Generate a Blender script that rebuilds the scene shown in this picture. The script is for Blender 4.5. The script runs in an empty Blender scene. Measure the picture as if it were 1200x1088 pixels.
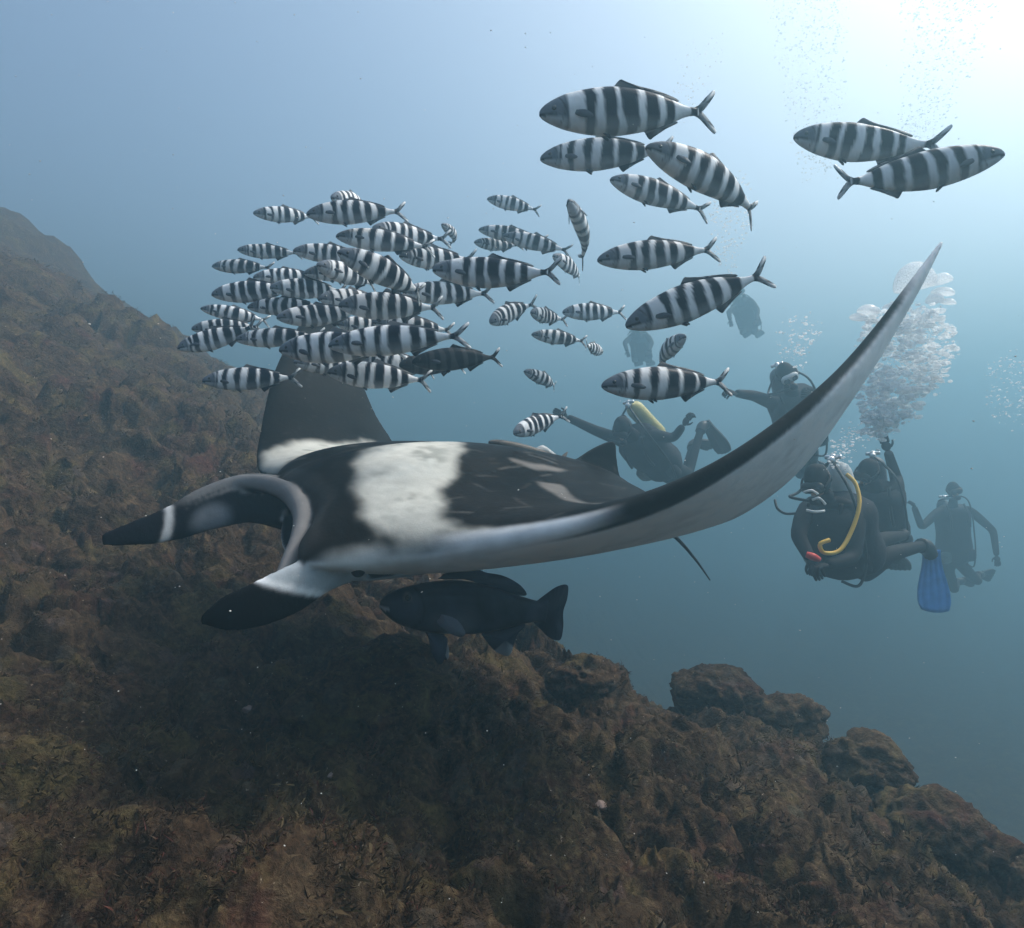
import bpy, bmesh, math, random
import numpy as np
from mathutils import Vector, Matrix, kdtree, noise as mnoise

scene = bpy.context.scene
COL = scene.collection
rad = math.radians

# ------------------------------------------------------------------ camera
FPX = 800.0                      # focal length in photograph pixels (1200 x 1088)
cam_data = bpy.data.cameras.new('camera')
cam_data.lens = 36.0 * FPX / 1200.0
cam_data.sensor_width = 36.0
cam_data.clip_start = 0.02
cam_data.clip_end = 2000.0
cam = bpy.data.objects.new('camera', cam_data)
cam.rotation_euler = (rad(90), 0, 0)
COL.objects.link(cam)
scene.camera = cam

# ------------------------------------------------------------------ sky and sun
SUN_AZ = rad(66)
SUN_EL = rad(53)
world = bpy.data.worlds.new('World')
scene.world = world
world.use_nodes = True
wn = world.node_tree.nodes
wl = world.node_tree.links
wn.clear()
w_out = wn.new('ShaderNodeOutputWorld')
w_bg = wn.new('ShaderNodeBackground')
w_sky = wn.new('ShaderNodeTexSky')
w_sky.sky_type = 'NISHITA'
w_sky.sun_disc = False
w_sky.dust_density = 6.0
w_sky.air_density = 1.0
w_sky.sun_elevation = SUN_EL
w_sky.sun_rotation = SUN_AZ
w_bg.inputs['Strength'].default_value = 0.15
wl.new(w_sky.outputs[0], w_bg.inputs['Color'])
wl.new(w_bg.outputs[0], w_out.inputs['Surface'])

sun_data = bpy.data.lights.new('sun', 'SUN')
sun_data.energy = 2.4
sun_data.angle = rad(12)
sun_data.color = (1.0, 0.97, 0.92)
sun = bpy.data.objects.new('sun', sun_data)
sd = Vector((math.sin(SUN_AZ) * math.cos(SUN_EL), math.cos(SUN_AZ) * math.cos(SUN_EL), math.sin(SUN_EL)))
sun.rotation_euler = sd.to_track_quat('Z', 'Y').to_euler()
sun.location = sd * 30
COL.objects.link(sun)

vs = scene.view_settings
vs.view_transform = 'Standard'
vs.look = 'None'
vs.exposure = 0.84
vs.gamma = 1.0
vs.use_curve_mapping = False
scene.cycles.use_denoising = True
scene.cycles.max_bounces = 10
scene.cycles.diffuse_bounces = 4
scene.cycles.glossy_bounces = 3
scene.cycles.transmission_bounces = 6
scene.cycles.transparent_max_bounces = 12
scene.cycles.volume_bounces = 3
scene.cycles.sample_clamp_indirect = 4.0
scene.cycles.caustics_reflective = False
scene.cycles.caustics_refractive = False

# ------------------------------------------------------------------ helpers
def at(px, py, d):
    """point that stands d metres ahead of the diver with the camera"""
    return Vector(((px - 600.0) / FPX * d, d, -(py - 544.0) / FPX * d))

def tag(o, label=None, cat=None, group=None, kind=None):
    if label: o['label'] = label
    if cat: o['category'] = cat
    if group: o['group'] = group
    if kind: o['kind'] = kind
    return o

def empty(name, loc=(0, 0, 0)):
    o = bpy.data.objects.new(name, None)
    o.empty_display_size = 0.05
    o.location = loc
    COL.objects.link(o)
    return o

def mesh_obj(name, verts, faces, mat=None, parent=None, smooth=True, colors=None):
    me = bpy.data.meshes.new(name)
    me.from_pydata([tuple(map(float, v)) for v in verts], [], [tuple(map(int, f)) for f in faces])
    if smooth:
        me.polygons.foreach_set('use_smooth', np.ones(len(me.polygons), dtype=bool))
    if colors is not None:
        ca = me.color_attributes.new('tint', 'FLOAT_COLOR', 'POINT')
        c = np.ones((len(verts), 4), dtype=np.float32)
        c[:, :3] = np.asarray(colors, dtype=np.float32)[:, :3]
        ca.data.foreach_set('color', c.ravel())
    if mat: me.materials.append(mat)
    me.update()
    o = bpy.data.objects.new(name, me)
    COL.objects.link(o)
    if parent: o.parent = parent
    return o

def new_mat(name):
    m = bpy.data.materials.new(name)
    m.use_nodes = True
    nt = m.node_tree
    nt.nodes.clear()
    out = nt.nodes.new('ShaderNodeOutputMaterial')
    b = nt.nodes.new('ShaderNodeBsdfPrincipled')
    nt.links.new(b.outputs[0], out.inputs['Surface'])
    return m, nt, b, out

def plain_mat(name, col, rough=0.5, spec=0.5, var=0.15, scale=30.0, bump=0.0):
    """one colour with a little mottling"""
    m, nt, b, out = new_mat(name)
    tc = nt.nodes.new('ShaderNodeTexCoord')
    nz = nt.nodes.new('ShaderNodeTexNoise')
    nz.inputs['Scale'].default_value = scale
    nz.inputs['Detail'].default_value = 4
    nt.links.new(tc.outputs['Object'], nz.inputs['Vector'])
    mx = nt.nodes.new('ShaderNodeMix'); mx.data_type = 'RGBA'
    mx.inputs['A'].default_value = (*[c * (1 - var) for c in col], 1)
    mx.inputs['B'].default_value = (*[min(1, c * (1 + var)) for c in col], 1)
    nt.links.new(nz.outputs[0], mx.inputs['Factor'])
    nt.links.new(mx.outputs['Result'], b.inputs['Base Color'])
    b.inputs['Roughness'].default_value = rough
    b.inputs['Specular IOR Level'].default_value = spec
    if bump:
        bp = nt.nodes.new('ShaderNodeBump')
        bp.inputs['Strength'].default_value = bump
        bp.inputs['Distance'].default_value = 0.01
        nt.links.new(nz.outputs[0], bp.inputs['Height'])
        nt.links.new(bp.outputs[0], b.inputs['Normal'])
    return m

# vectorised value noise, used for shapes
_rng = np.random.default_rng(7)
_tab = _rng.random((64, 64, 64)).astype(np.float64)
def vnoise(p):
    p = np.asarray(p, dtype=np.float64)
    i = np.floor(p).astype(int); f = p - i
    f = f * f * f * (f * (f * 6 - 15) + 10)
    i &= 63; j = (i + 1) & 63
    x0, y0, z0 = i[..., 0], i[..., 1], i[..., 2]
    x1, y1, z1 = j[..., 0], j[..., 1], j[..., 2]
    fx, fy, fz = f[..., 0], f[..., 1], f[..., 2]
    def L(a, b, t): return a + (b - a) * t
    return L(L(L(_tab[x0, y0, z0], _tab[x1, y0, z0], fx), L(_tab[x0, y1, z0], _tab[x1, y1, z0], fx), fy),
             L(L(_tab[x0, y0, z1], _tab[x1, y0, z1], fx), L(_tab[x0, y1, z1], _tab[x1, y1, z1], fx), fy), fz) * 2 - 1
def fbm(p, octaves=5, gain=0.5, lac=2.03):
    p = np.asarray(p, dtype=np.float64)
    s = 0; a = 1
    for k in range(octaves):
        s = s + a * vnoise(p + k * 17.3)
        p = p * lac; a *= gain
    return s
def ridged(p, octaves=4, gain=0.5):
    s = 0; a = 1
    for k in range(octaves):
        s = s + a * (1 - 2 * np.abs(vnoise(p + k * 9.7)))
        p = p * 2.07; a *= gain
    return s
def worley(p, seed=0):
    """distance to the nearest and second nearest jittered cell point (2-D)"""
    p = np.asarray(p); i = np.floor(p).astype(int)
    d1 = np.full(p.shape[:-1], 9.0); d2 = d1.copy(); hid = np.zeros(p.shape[:-1])
    for dx in (-1, 0, 1):
        for dy in (-1, 0, 1):
            c = i + np.array([dx, dy])
            a = _tab[c[..., 0] & 63, c[..., 1] & 63, seed & 63]
            b = _tab[c[..., 0] & 63, c[..., 1] & 63, (seed + 11) & 63]
            h = _tab[c[..., 0] & 63, c[..., 1] & 63, (seed + 23) & 63]
            q = np.stack([c[..., 0] + a, c[..., 1] + b], -1)
            d = np.linalg.norm(p - q, axis=-1)
            nearer = d < d1
            d2 = np.where(nearer, d1, np.minimum(d2, d))
            hid = np.where(nearer, h, hid)
            d1 = np.where(nearer, d, d1)
    return d1, d2, hid
# ------------------------------------------------------------------ rocky reef slope
def rock_mat():
    m, nt, b, out = new_mat('reef_rock')
    N = nt.nodes; L = nt.links
    geo = N.new('ShaderNodeNewGeometry')
    def noise(scale, detail=6, rough=0.6, dist=0.0):
        n = N.new('ShaderNodeTexNoise'); n.inputs['Scale'].default_value = scale
        n.inputs['Detail'].default_value = detail; n.inputs['Roughness'].default_value = rough
        n.inputs['Distortion'].default_value = dist
        L.new(geo.outputs['Position'], n.inputs['Vector']); return n
    def ramp(src, stops):
        r = N.new('ShaderNodeValToRGB'); e = r.color_ramp.elements
        e[0].position, e[0].color = stops[0][0], (*stops[0][1], 1)
        e[1].position, e[1].color = stops[1][0], (*stops[1][1], 1)
        for p, c in stops[2:]:
            k = e.new(p); k.color = (*c, 1)
        L.new(src.outputs[0], r.inputs[0]); return r
    def mix(fac, a, b_, mode='MIX'):
        x = N.new('ShaderNodeMix'); x.data_type = 'RGBA'; x.blend_type = mode
        L.new(fac, x.inputs['Factor'])
        L.new(a, x.inputs['A']); L.new(b_, x.inputs['B']); return x
    big = noise(1.1, 5, 0.6, 0.4)
    mid = noise(6.5, 8, 0.68, 0.6)
    fine = noise(34, 6, 0.7, 0.3)
    base = ramp(mid, [(0.32, (0.012, 0.0075, 0.006)), (0.44, (0.062, 0.036, 0.019)),
                      (0.56, (0.105, 0.068, 0.037)), (0.72, (0.21, 0.150, 0.082))])
    alt = ramp(fine, [(0.34, (0.014, 0.009, 0.008)), (0.5, (0.075, 0.040, 0.024)), (0.70, (0.155, 0.115, 0.062))])
    f1 = ramp(big, [(0.38, (0.15,) * 3), (0.62, (0.75,) * 3)])
    c1 = mix(f1.outputs[0], base.outputs[0], alt.outputs[0])
    red = noise(2.3, 6, 0.65, 0.5)
    fr = ramp(red, [(0.55, (0,) * 3), (0.68, (0.55,) * 3)])
    rc = N.new('ShaderNodeRGB'); rc.outputs[0].default_value = (0.110, 0.032, 0.028, 1)
    c2 = mix(fr.outputs[0], c1.outputs['Result'], rc.outputs[0])
    ol = noise(3.1, 6, 0.6, 0.7)
    fo = ramp(ol, [(0.52, (0,) * 3), (0.7, (0.6,) * 3)])
    oc = N.new('ShaderNodeRGB'); oc.outputs[0].default_value = (0.19, 0.150, 0.052, 1)
    c3 = mix(fo.outputs[0], c2.outputs['Result'], oc.outputs[0])
    vr = N.new('ShaderNodeTexVoronoi'); vr.inputs['Scale'].default_value = 9; vr.inputs['Randomness'].default_value = 1
    wv = N.new('ShaderNodeVectorMath'); wv.operation = 'MULTIPLY_ADD'; wv.inputs[1].default_value = (.16, .16, .16)
    L.new(mid.outputs['Color'], wv.inputs[0]); L.new(geo.outputs['Position'], wv.inputs[2]); L.new(wv.outputs[0], vr.inputs['Vector'])
    sepc = N.new('ShaderNodeSeparateColor'); L.new(vr.outputs['Color'], sepc.inputs[0])
    gt = N.new('ShaderNodeMath'); gt.operation = 'GREATER_THAN'; gt.inputs[1].default_value = 0.80; L.new(sepc.outputs[0], gt.inputs[0])
    lt = N.new('ShaderNodeMath'); lt.operation = 'LESS_THAN'; lt.inputs[1].default_value = 0.42; L.new(vr.outputs['Distance'], lt.inputs[0])
    am = N.new('ShaderNodeMath'); am.operation = 'MULTIPLY'; L.new(gt.outputs[0], am.inputs[0]); L.new(lt.outputs[0], am.inputs[1])
    am2 = N.new('ShaderNodeMath'); am2.operation = 'MULTIPLY'; am2.inputs[1].default_value = 0.45; L.new(am.outputs[0], am2.inputs[0])
    ec = N.new('ShaderNodeMix'); ec.data_type = 'RGBA'; ec.inputs['A'].default_value = (0.13, 0.075, 0.075, 1); ec.inputs['B'].default_value = (0.12, 0.12, 0.085, 1)
    L.new(sepc.outputs[1], ec.inputs['Factor'])
    c3 = mix(am2.outputs[0], c3.outputs['Result'], ec.outputs['Result'])
    sp = noise(55, 3, 0.5)
    fs = ramp(sp, [(0.70, (0,) * 3), (0.76, (0.8,) * 3)])
    sc = N.new('ShaderNodeRGB'); sc.outputs[0].default_value = (0.45, 0.37, 0.28, 1)
    c4 = mix(fs.outputs[0], c3.outputs['Result'], sc.outputs[0])
    fg = ramp(fine, [(0.25, (0.45,) * 3), (0.75, (1.35,) * 3)])
    c5 = N.new('ShaderNodeMix'); c5.data_type = 'RGBA'; c5.blend_type = 'MULTIPLY'
    c5.inputs['Factor'].default_value = 1.0
    L.new(c4.outputs['Result'], c5.inputs['A']); L.new(fg.outputs[0], c5.inputs['B'])
    L.new(c5.outputs['Result'], b.inputs['Base Color'])
    b.inputs['Roughness'].default_value = 0.95
    b.inputs['Specular IOR Level'].default_value = 0.1
    ad = N.new('ShaderNodeMath'); ad.operation = 'MULTIPLY_ADD'; ad.inputs[1].default_value = 0.6
    L.new(fine.outputs[0], ad.inputs[0]); L.new(mid.outputs[0], ad.inputs[2])
    bp = N.new('ShaderNodeBump'); bp.inputs['Strength'].default_value = 0.9; bp.inputs['Distance'].default_value = 0.05
    L.new(ad.outputs[0], bp.inputs['Height']); L.new(bp.outputs[0], b.inputs['Normal'])
    return m
ROCK = rock_mat()

ctrl = [(600,1085,1.75),(100,1080,1.65),(1150,1080,2.3),(300,950,2.25),(600,900,2.8),(900,930,2.9),(1100,975,3.1),
        (200,800,3.2),(420,790,3.5),(600,800,3.8),(760,826,4.3),(920,862,4.3),(1050,925,4.1),(1190,1020,3.9),
        (50,680,3.9),(150,720,3.7),(50,520,5.2),(200,580,5.0),(150,450,6.4),(300,480,6.8),(60,308,11.8),(130,362,11.0),
        (10,215,13.5),(230,412,10.5),(420,500,10),(555,672,6.6),(640,768,5.4)]
CP = [tuple(at(*c)) for c in ctrl]
CP += [(-4,14,-0.5),(0,10,-3.2),(1.6,7.5,-4.0),(3.6,5.5,-4.4),(4.6,3.5,-4.0),(4.6,1.0,-3.4),(9,8,-6.5),(0,16,-6.5),(12,16,-7.5),
       (-8,17,1.5),(-11,9,4.2),(-3,-1,-0.7),(0,-1,-1.5),(3,-1,-2.6),(-6.5,3,1.6),(-9,0,2.6),(-14,16,4.6),(-14,-4,4),(8,-3,-5.5),
       (14,4,-7.5),(0,24,-8),(-12,24,1),(14,26,-8.5),(-22,0,4.6),(-24,20,4.6),(24,0,-9),(26,20,-9),(0,-8,-1.8),(-12,-12,3),(14,-12,-7)]
CP = np.array(CP)
def _phi(r): return r
_D = np.linalg.norm(CP[:, None, :2] - CP[None, :, :2], axis=-1)
_A = np.block([[_phi(_D) + 0.02 * np.eye(len(CP)), np.c_[np.ones(len(CP)), CP[:, :2]]],
               [np.c_[np.ones(len(CP)), CP[:, :2]].T, np.zeros((3, 3))]])
_W = np.linalg.solve(_A, np.r_[CP[:, 2], 0, 0, 0])
def base_h(x, y):
    sh = x.shape; q = np.stack([x.ravel(), y.ravel()], -1)
    r = np.linalg.norm(q[:, None, :] - CP[None, :, :2], axis=-1)
    return (_phi(r) @ _W[:-3] + _W[-3] + q @ _W[-2:]).reshape(sh)
def ground_xyz(x, y):
    z = base_h(x, y)
    q = np.stack([x, y], -1)
    wq = q + 0.35 * np.stack([fbm(np.stack([x * .9, y * .9, x * 0 + 3.1], -1), 3), fbm(np.stack([x * .9, y * .9, x * 0 + 8.7], -1), 3)], -1)
    d1, d2, h = worley(wq * 0.85, 5)
    big = np.sqrt(np.clip(1 - (d1 * 1.12) ** 2, 0, 1)) * (0.25 + 0.55 * h)
    e1, e2, h2 = worley(wq * 2.3 + 5.2, 31)
    med = np.sqrt(np.clip(1 - (e1 * 1.15) ** 2, 0, 1)) * (0.3 + 0.7 * h2)
    g1, g2, h3 = worley(wq * 6.1 + 2.7, 47)
    sml = np.sqrt(np.clip(1 - (g1 * 1.1) ** 2, 0, 1)) * (0.2 + 0.8 * h3)
    crev = np.clip((e2 - e1) * 3.0, 0, 1)
    p3 = np.stack([x, y, z], -1)
    dist = np.sqrt(x * x + y * y)
    far = np.clip((dist - 3) / 6, 0, 1)
    z = z + big * (0.34 + 0.3 * far) - 0.20 - 0.22 * far + med * (0.15 + 0.05 * far) + (crev - 1) * 0.07 + sml * 0.055 - 0.03
    z = z + 0.10 * fbm(p3 * 1.7, 5, 0.55) + 0.022 * ridged(p3 * np.array([4.2, 4.2, 7.0]), 4, 0.6) + 0.024 * fbm(p3 * 15, 4, 0.7)
    z = np.where(z > 4.4, 4.4 + 0.9 * np.tanh((z - 4.4) / 1.2), z); z = np.where(z < -7, -7 + 1.5 * np.tanh((z + 7) / 4), z)
    ox = 0.06 * fbm(p3 * 3.1 + 40, 4); oy = 0.06 * fbm(p3 * 3.1 + 80, 4)
    return np.stack([x + ox, y + oy, z], -1)
def axis(lo, hi, dense_lo, dense_hi, step, grow):
    a = list(np.arange(dense_lo, dense_hi, step)); s = step; v = dense_lo
    left = []
    while v > lo: s *= grow; v -= s; left.append(v)
    s = step; v = a[-1]; right = []
    while v < hi: s *= grow; v += s; right.append(v)
    return np.array(left[::-1] + a + right)
gx = axis(-45, 45, -3.0, 3.2, 0.0145, 1.035)
gy = axis(-14, 60, 1.0, 5.2, 0.0145, 1.030)
GX, GY = np.meshgrid(gx, gy, indexing='xy')
V = ground_xyz(GX, GY)
ny, nx = GX.shape
idx = np.arange(nx * ny).reshape(ny, nx)
F = np.stack([idx[:-1, :-1], idx[:-1, 1:], idx[1:, 1:], idx[1:, :-1]], -1).reshape(-1, 4)
me = bpy.data.meshes.new('reef_slope')
me.vertices.add(nx * ny); me.vertices.foreach_set('co', V.reshape(-1).astype(np.float32))
me.loops.add(F.size); me.loops.foreach_set('vertex_index', F.reshape(-1).astype(np.int32))
me.polygons.add(len(F)); me.polygons.foreach_set('loop_start', (np.arange(len(F)) * 4).astype(np.int32))
me.polygons.foreach_set('use_smooth', np.ones(len(F), dtype=bool))
me.materials.append(ROCK); me.update(); me.validate()
reef = bpy.data.objects.new('reef_slope', me); COL.objects.link(reef)
tag(reef, 'brown algae covered rocky reef slope falling away into deep water', 'reef', kind='structure')
GROUND_MIN = float(V[..., 2].min()); V_TOP = float(V[..., 2].max())
print('ground', nx, ny, GROUND_MIN, V[...,2].max())

def ground_hit(px, py, d0=1.2, d1=14.0, n=700):
    """where the line of sight through a picture point meets the reef"""
    d = np.linspace(d0, d1, n); x = (px - 600.0) / FPX * d; z = -(py - 544.0) / FPX * d
    g = ground_xyz(x, d)[..., 2]; k = np.where(g > z)[0]
    k = k[0] if len(k) else n - 1
    return Vector((x[k], d[k], z[k])), d[k]

# ------------------------------------------------------------------ short algae turf over the rock
def build_turf():
    rt = np.random.default_rng(5)
    n = 150000
    d = 1.2 + 8.5 * rt.random(n) ** 1.7
    px = rt.uniform(-120, 1320, n); x = (px - 600) / FPX * d
    P = ground_xyz(x, d)
    e = 0.03; Px = ground_xyz(x + e, d); Py = ground_xyz(x, d + e)
    N = np.cross(Px - P, Py - P); N /= np.linalg.norm(N, axis=1)[:, None] + 1e-9
    N[N[:, 2] < 0] *= -1
    keep = fbm(P * 2.4 + 50, 3) > -0.35
    P, N, d = P[keep], N[keep], d[keep]; n = len(P)
    col_n = fbm(P * 1.9 + 11, 3); col_m = fbm(P * 7 + 70, 2)
    V = []; C = []
    nb = 3
    size = (0.007 + 0.013 * rt.random(n)) * (0.85 + 0.07 * d) * np.clip(1.0 + 0.8 * col_m, .4, 2)
    for k in range(nb):
        a = rt.uniform(0, 2 * np.pi, n); t = np.stack([np.cos(a), np.sin(a), np.zeros(n)], -1)
        lean = N * 0.75 + rt.normal(0, .55, (n, 3)); lean /= np.linalg.norm(lean, axis=1)[:, None]
        w = np.cross(lean, t); w /= np.linalg.norm(w, axis=1)[:, None] + 1e-9
        L = size * rt.uniform(.6, 1.4, n); W = L * rt.uniform(.05, .16, n)
        B = P + rt.normal(0, .006, (n, 3)) - N * .006
        bend = rt.normal(0, .35, (n, 3)) * L[:, None]
        V.append(np.stack([B - w * W[:, None] * .5, B + w * W[:, None] * .5, B + lean * (L * .55)[:, None] + w * W[:, None], B + lean * (L * .55)[:, None] - w * W[:, None], B + lean * L[:, None] + bend], 1))
        f1 = np.clip(.5 + col_n + rt.normal(0, .25, n), 0, 1)[:, None]; f2 = (rt.random(n) < .10)[:, None]
        c = np.array([.055, .034, .020]) * (1 - f1) + np.array([.125, .090, .045]) * f1
        c = np.where(f2, np.array([.085, .034, .026]), c) * rt.uniform(.6, 1.5, (n, 1))
        C.append(np.repeat(c[:, None, :], 5, 1))
    V = np.concatenate(V).reshape(-1, 3); C = np.concatenate(C).reshape(-1, 3)
    m = len(V) // 5; b0 = (np.arange(m) * 5)[:, None]
    quads = b0 + np.array([0, 1, 2, 3]); tris = b0 + np.array([3, 2, 4])
    me = bpy.data.meshes.new('algae_turf')
    me.vertices.add(len(V)); me.vertices.foreach_set('co', V.ravel().astype(np.float32))
    li = np.concatenate([quads.ravel(), tris.ravel()]).astype(np.int32)
    me.loops.add(len(li)); me.loops.foreach_set('vertex_index', li)
    st = np.concatenate([np.arange(m) * 4, m * 4 + np.arange(m) * 3]).astype(np.int32)
    me.polygons.add(2 * m); me.polygons.foreach_set('loop_start', st)
    me.polygons.foreach_set('use_smooth', np.ones(2 * m, dtype=bool))
    me.update(); me.validate()
    ca = me.color_attributes.new('tint', 'FLOAT_COLOR', 'POINT'); cc = np.ones((len(V), 4), dtype=np.float32); cc[:, :3] = C
    ca.data.foreach_set('color', cc.ravel())
    mt, nt, b, out = new_mat('algae'); a = nt.nodes.new('ShaderNodeAttribute'); a.attribute_name = 'tint'
    nt.links.new(a.outputs['Color'], b.inputs['Base Color']); b.inputs['Roughness'].default_value = .9; b.inputs['Specular IOR Level'].default_value = .05
    me.materials.append(mt)
    o = bpy.data.objects.new('algae_turf', me); COL.objects.link(o)
    tag(o, 'short brown and olive algae turf covering the reef rock', 'algae', kind='stuff')
build_turf()

# ------------------------------------------------------------------ loose boulders and pale stones
def stone(name, px, py, r, mat, label, cat, group, seed, squash=.75, sub=5, sink=.35):
    p, d = ground_hit(px, py)
    bm = bmesh.new(); bmesh.ops.create_icosphere(bm, subdivisions=sub, radius=1.0)
    A = np.array([v.co[:] for v in bm.verts]); q = A * 1.3 + seed * 7.1
    A = A * (1 + .28 * fbm(q, 3) + .10 * ridged(q * 2.3, 3) + .05 * fbm(q * 7, 3))[:, None] * np.array([1.15, .95, squash]) * r
    for v, c in zip(bm.verts, A): v.co = c
    me = bpy.data.meshes.new(name); bm.to_mesh(me); bm.free(); me.materials.append(mat)
    me.polygons.foreach_set('use_smooth', np.ones(len(me.polygons), dtype=bool))
    o = bpy.data.objects.new(name, me); COL.objects.link(o)
    o.location = p + Vector((0, r * .6, r * squash * (1 - 2 * sink) * .5)); o.rotation_euler = (0, 0, seed * 1.7)
    tag(o, label, cat, group)
for k, (px, py, r, lab) in enumerate([(842, 832, .24, 'squarish hazy boulder on the crest of the ridge'), (930, 855, .20, 'pointed hazy boulder just beyond the squarish one on the ridge crest'),
        (1030, 910, .17, 'low rounded boulder where the ridge crest drops towards deep water'), (690, 815, .20, 'rounded boulder on the ridge crest beside the dark fish tail'),
        (1120, 1005, .20, 'dark boulder low on the falling edge of the ridge'), (440, 850, .30, 'broad dark boulder in the shade under the manta ray')]):
    stone('boulder', px, py, r, ROCK, lab, 'boulder', 'boulders on the reef', k + 1)
PALE = plain_mat('pinkish_pale_stone', (0.30, 0.22, 0.19), 0.8, 0.1, 0.35, 40, 0.5)
for k, (px, py, r, lab) in enumerate([(290, 834, .022, 'small pinkish stone resting alone on the dark reef'), (366, 864, .030, 'largest pale pinkish stone on the dark reef'),
        (389, 911, .014, 'tiny bright pale stone beside a dark hollow'), (704, 948, .022, 'pale stone on the sunlit brown ridge')]):
    stone('stone', px, py, r, PALE, lab, 'stone', 'pale stones on the reef', k + 11, .7, 3, .1)
# ------------------------------------------------------------------ giant manta ray
MO = at(330, 622, 2.6)                     # upper lip of the mouth
MF = (MO - at(735, 588, 3.9)).normalized() # heading
ML = Vector((-MF.y, MF.x, 0)).normalized() # its left side
ML = -ML if ML.x < 0 else ML
MU = MF.cross(ML).normalized()
if MU.z < 0: MU = -MU
MM = np.array([MF, ML, MU])                # rows: forward, left, up
MO_ = np.array(MO)
def m2w(p): return MO_ + np.asarray(p) @ MM
def w2m(p): return (np.asarray(p) - MO_) @ MM.T

def smoothstep(a, b, x):
    t = np.clip((x - a) / (b - a), 0, 1); return t * t * (3 - 2 * t)
def cr_spline(keys, n):
    """Catmull-Rom through rows of keys, n samples, uniform in key index"""
    K = np.asarray(keys, dtype=float)
    t = np.linspace(0, len(K) - 1, n)
    i = np.clip(t.astype(int), 0, len(K) - 2); f = (t - i)[:, None]
    p0 = K[np.maximum(i - 1, 0)]; p1 = K[i]; p2 = K[i + 1]; p3 = K[np.minimum(i + 2, len(K) - 1)]
    return 0.5 * ((2 * p1) + (-p0 + p2) * f + (2 * p0 - 5 * p1 + 4 * p2 - p3) * f ** 2 + (-p0 + 3 * p1 - 3 * p2 + p3) * f ** 3)

# stations from the far (right) wing tip across the body to the near (left) tip:
# sigma, LE(a, b, c), TE(a, b, c), thickness above, thickness below, nose bluntness
def _pm(px, py, d): return tuple(w2m(at(px, py, d)))
ST = [
 (-2.25, _pm(366, 364, 4.60), _pm(380, 362, 4.64), .006, .006, .6),
 (-2.10, _pm(346, 388, 4.45), _pm(402, 394, 4.68), .014, .014, .6),
 (-1.80, _pm(322, 434, 4.12), _pm(424, 448, 4.62), .026, .022, .55),
 (-1.40, _pm(306, 500, 3.78), _pm(449, 500, 4.50), .045, .040, .52),
 (-1.00, _pm(302, 548, 3.46), _pm(490, 540, 4.36), .085, .060, .50),
 (-0.70, (-0.28,-0.70, 0.19), (-1.80,-0.66, 0.10), .160, .085, .48),
 (-0.50, (-0.17,-0.50, 0.17), (-1.95,-0.34, 0.05), .225, .110, .52),
 (-0.38, (-0.13,-0.39, 0.155), (-1.99,-0.20, 0.03), .240, .105, .62),
 (-0.27, (-0.11,-0.29, 0.155), (-2.02,-0.10, 0.01), .250, .095, .62),
 (-0.14, (-0.10,-0.15, 0.130), (-2.04,-0.05, 0.01), .255, .075, .52),
 ( 0.00, (-0.11, 0.00, 0.090), (-2.06, 0.00, 0.01), .255, .070, .50),
 ( 0.14, (-0.06, 0.15, 0.030), (-2.04, 0.05, 0.01), .250, .075, .52),
 ( 0.27, ( 0.06, 0.29,-0.04), (-2.02, 0.10, 0.00), .235, .095, .62),
 ( 0.38, ( 0.06, 0.38,-0.075), (-1.99, 0.20,-0.01), .215, .105, .60),
 ( 0.50, (-0.14, 0.49,-0.070), (-1.95, 0.34,-0.02), .180, .110, .48),
 ( 0.70, (-0.38, 0.70,-0.03), (-1.84, 0.68,-0.02), .115, .090, .48),
 ( 1.00, _pm(690, 612, 2.24), _pm(870, 602, 2.92), .075, .055, .50),
 ( 1.40, _pm(815, 562, 2.14), _pm(940, 548, 2.68), .045, .034, .52),
 ( 1.80, _pm(935, 484, 2.22), _pm(1014, 442, 2.52), .026, .022, .55),
 ( 2.05, _pm(1020, 398, 2.36), _pm(1060, 365, 2.52), .014, .012, .6),
 ( 2.25, _pm(1103, 283, 2.51), _pm(1106, 282, 2.52), .004, .004, .6),
]
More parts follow.
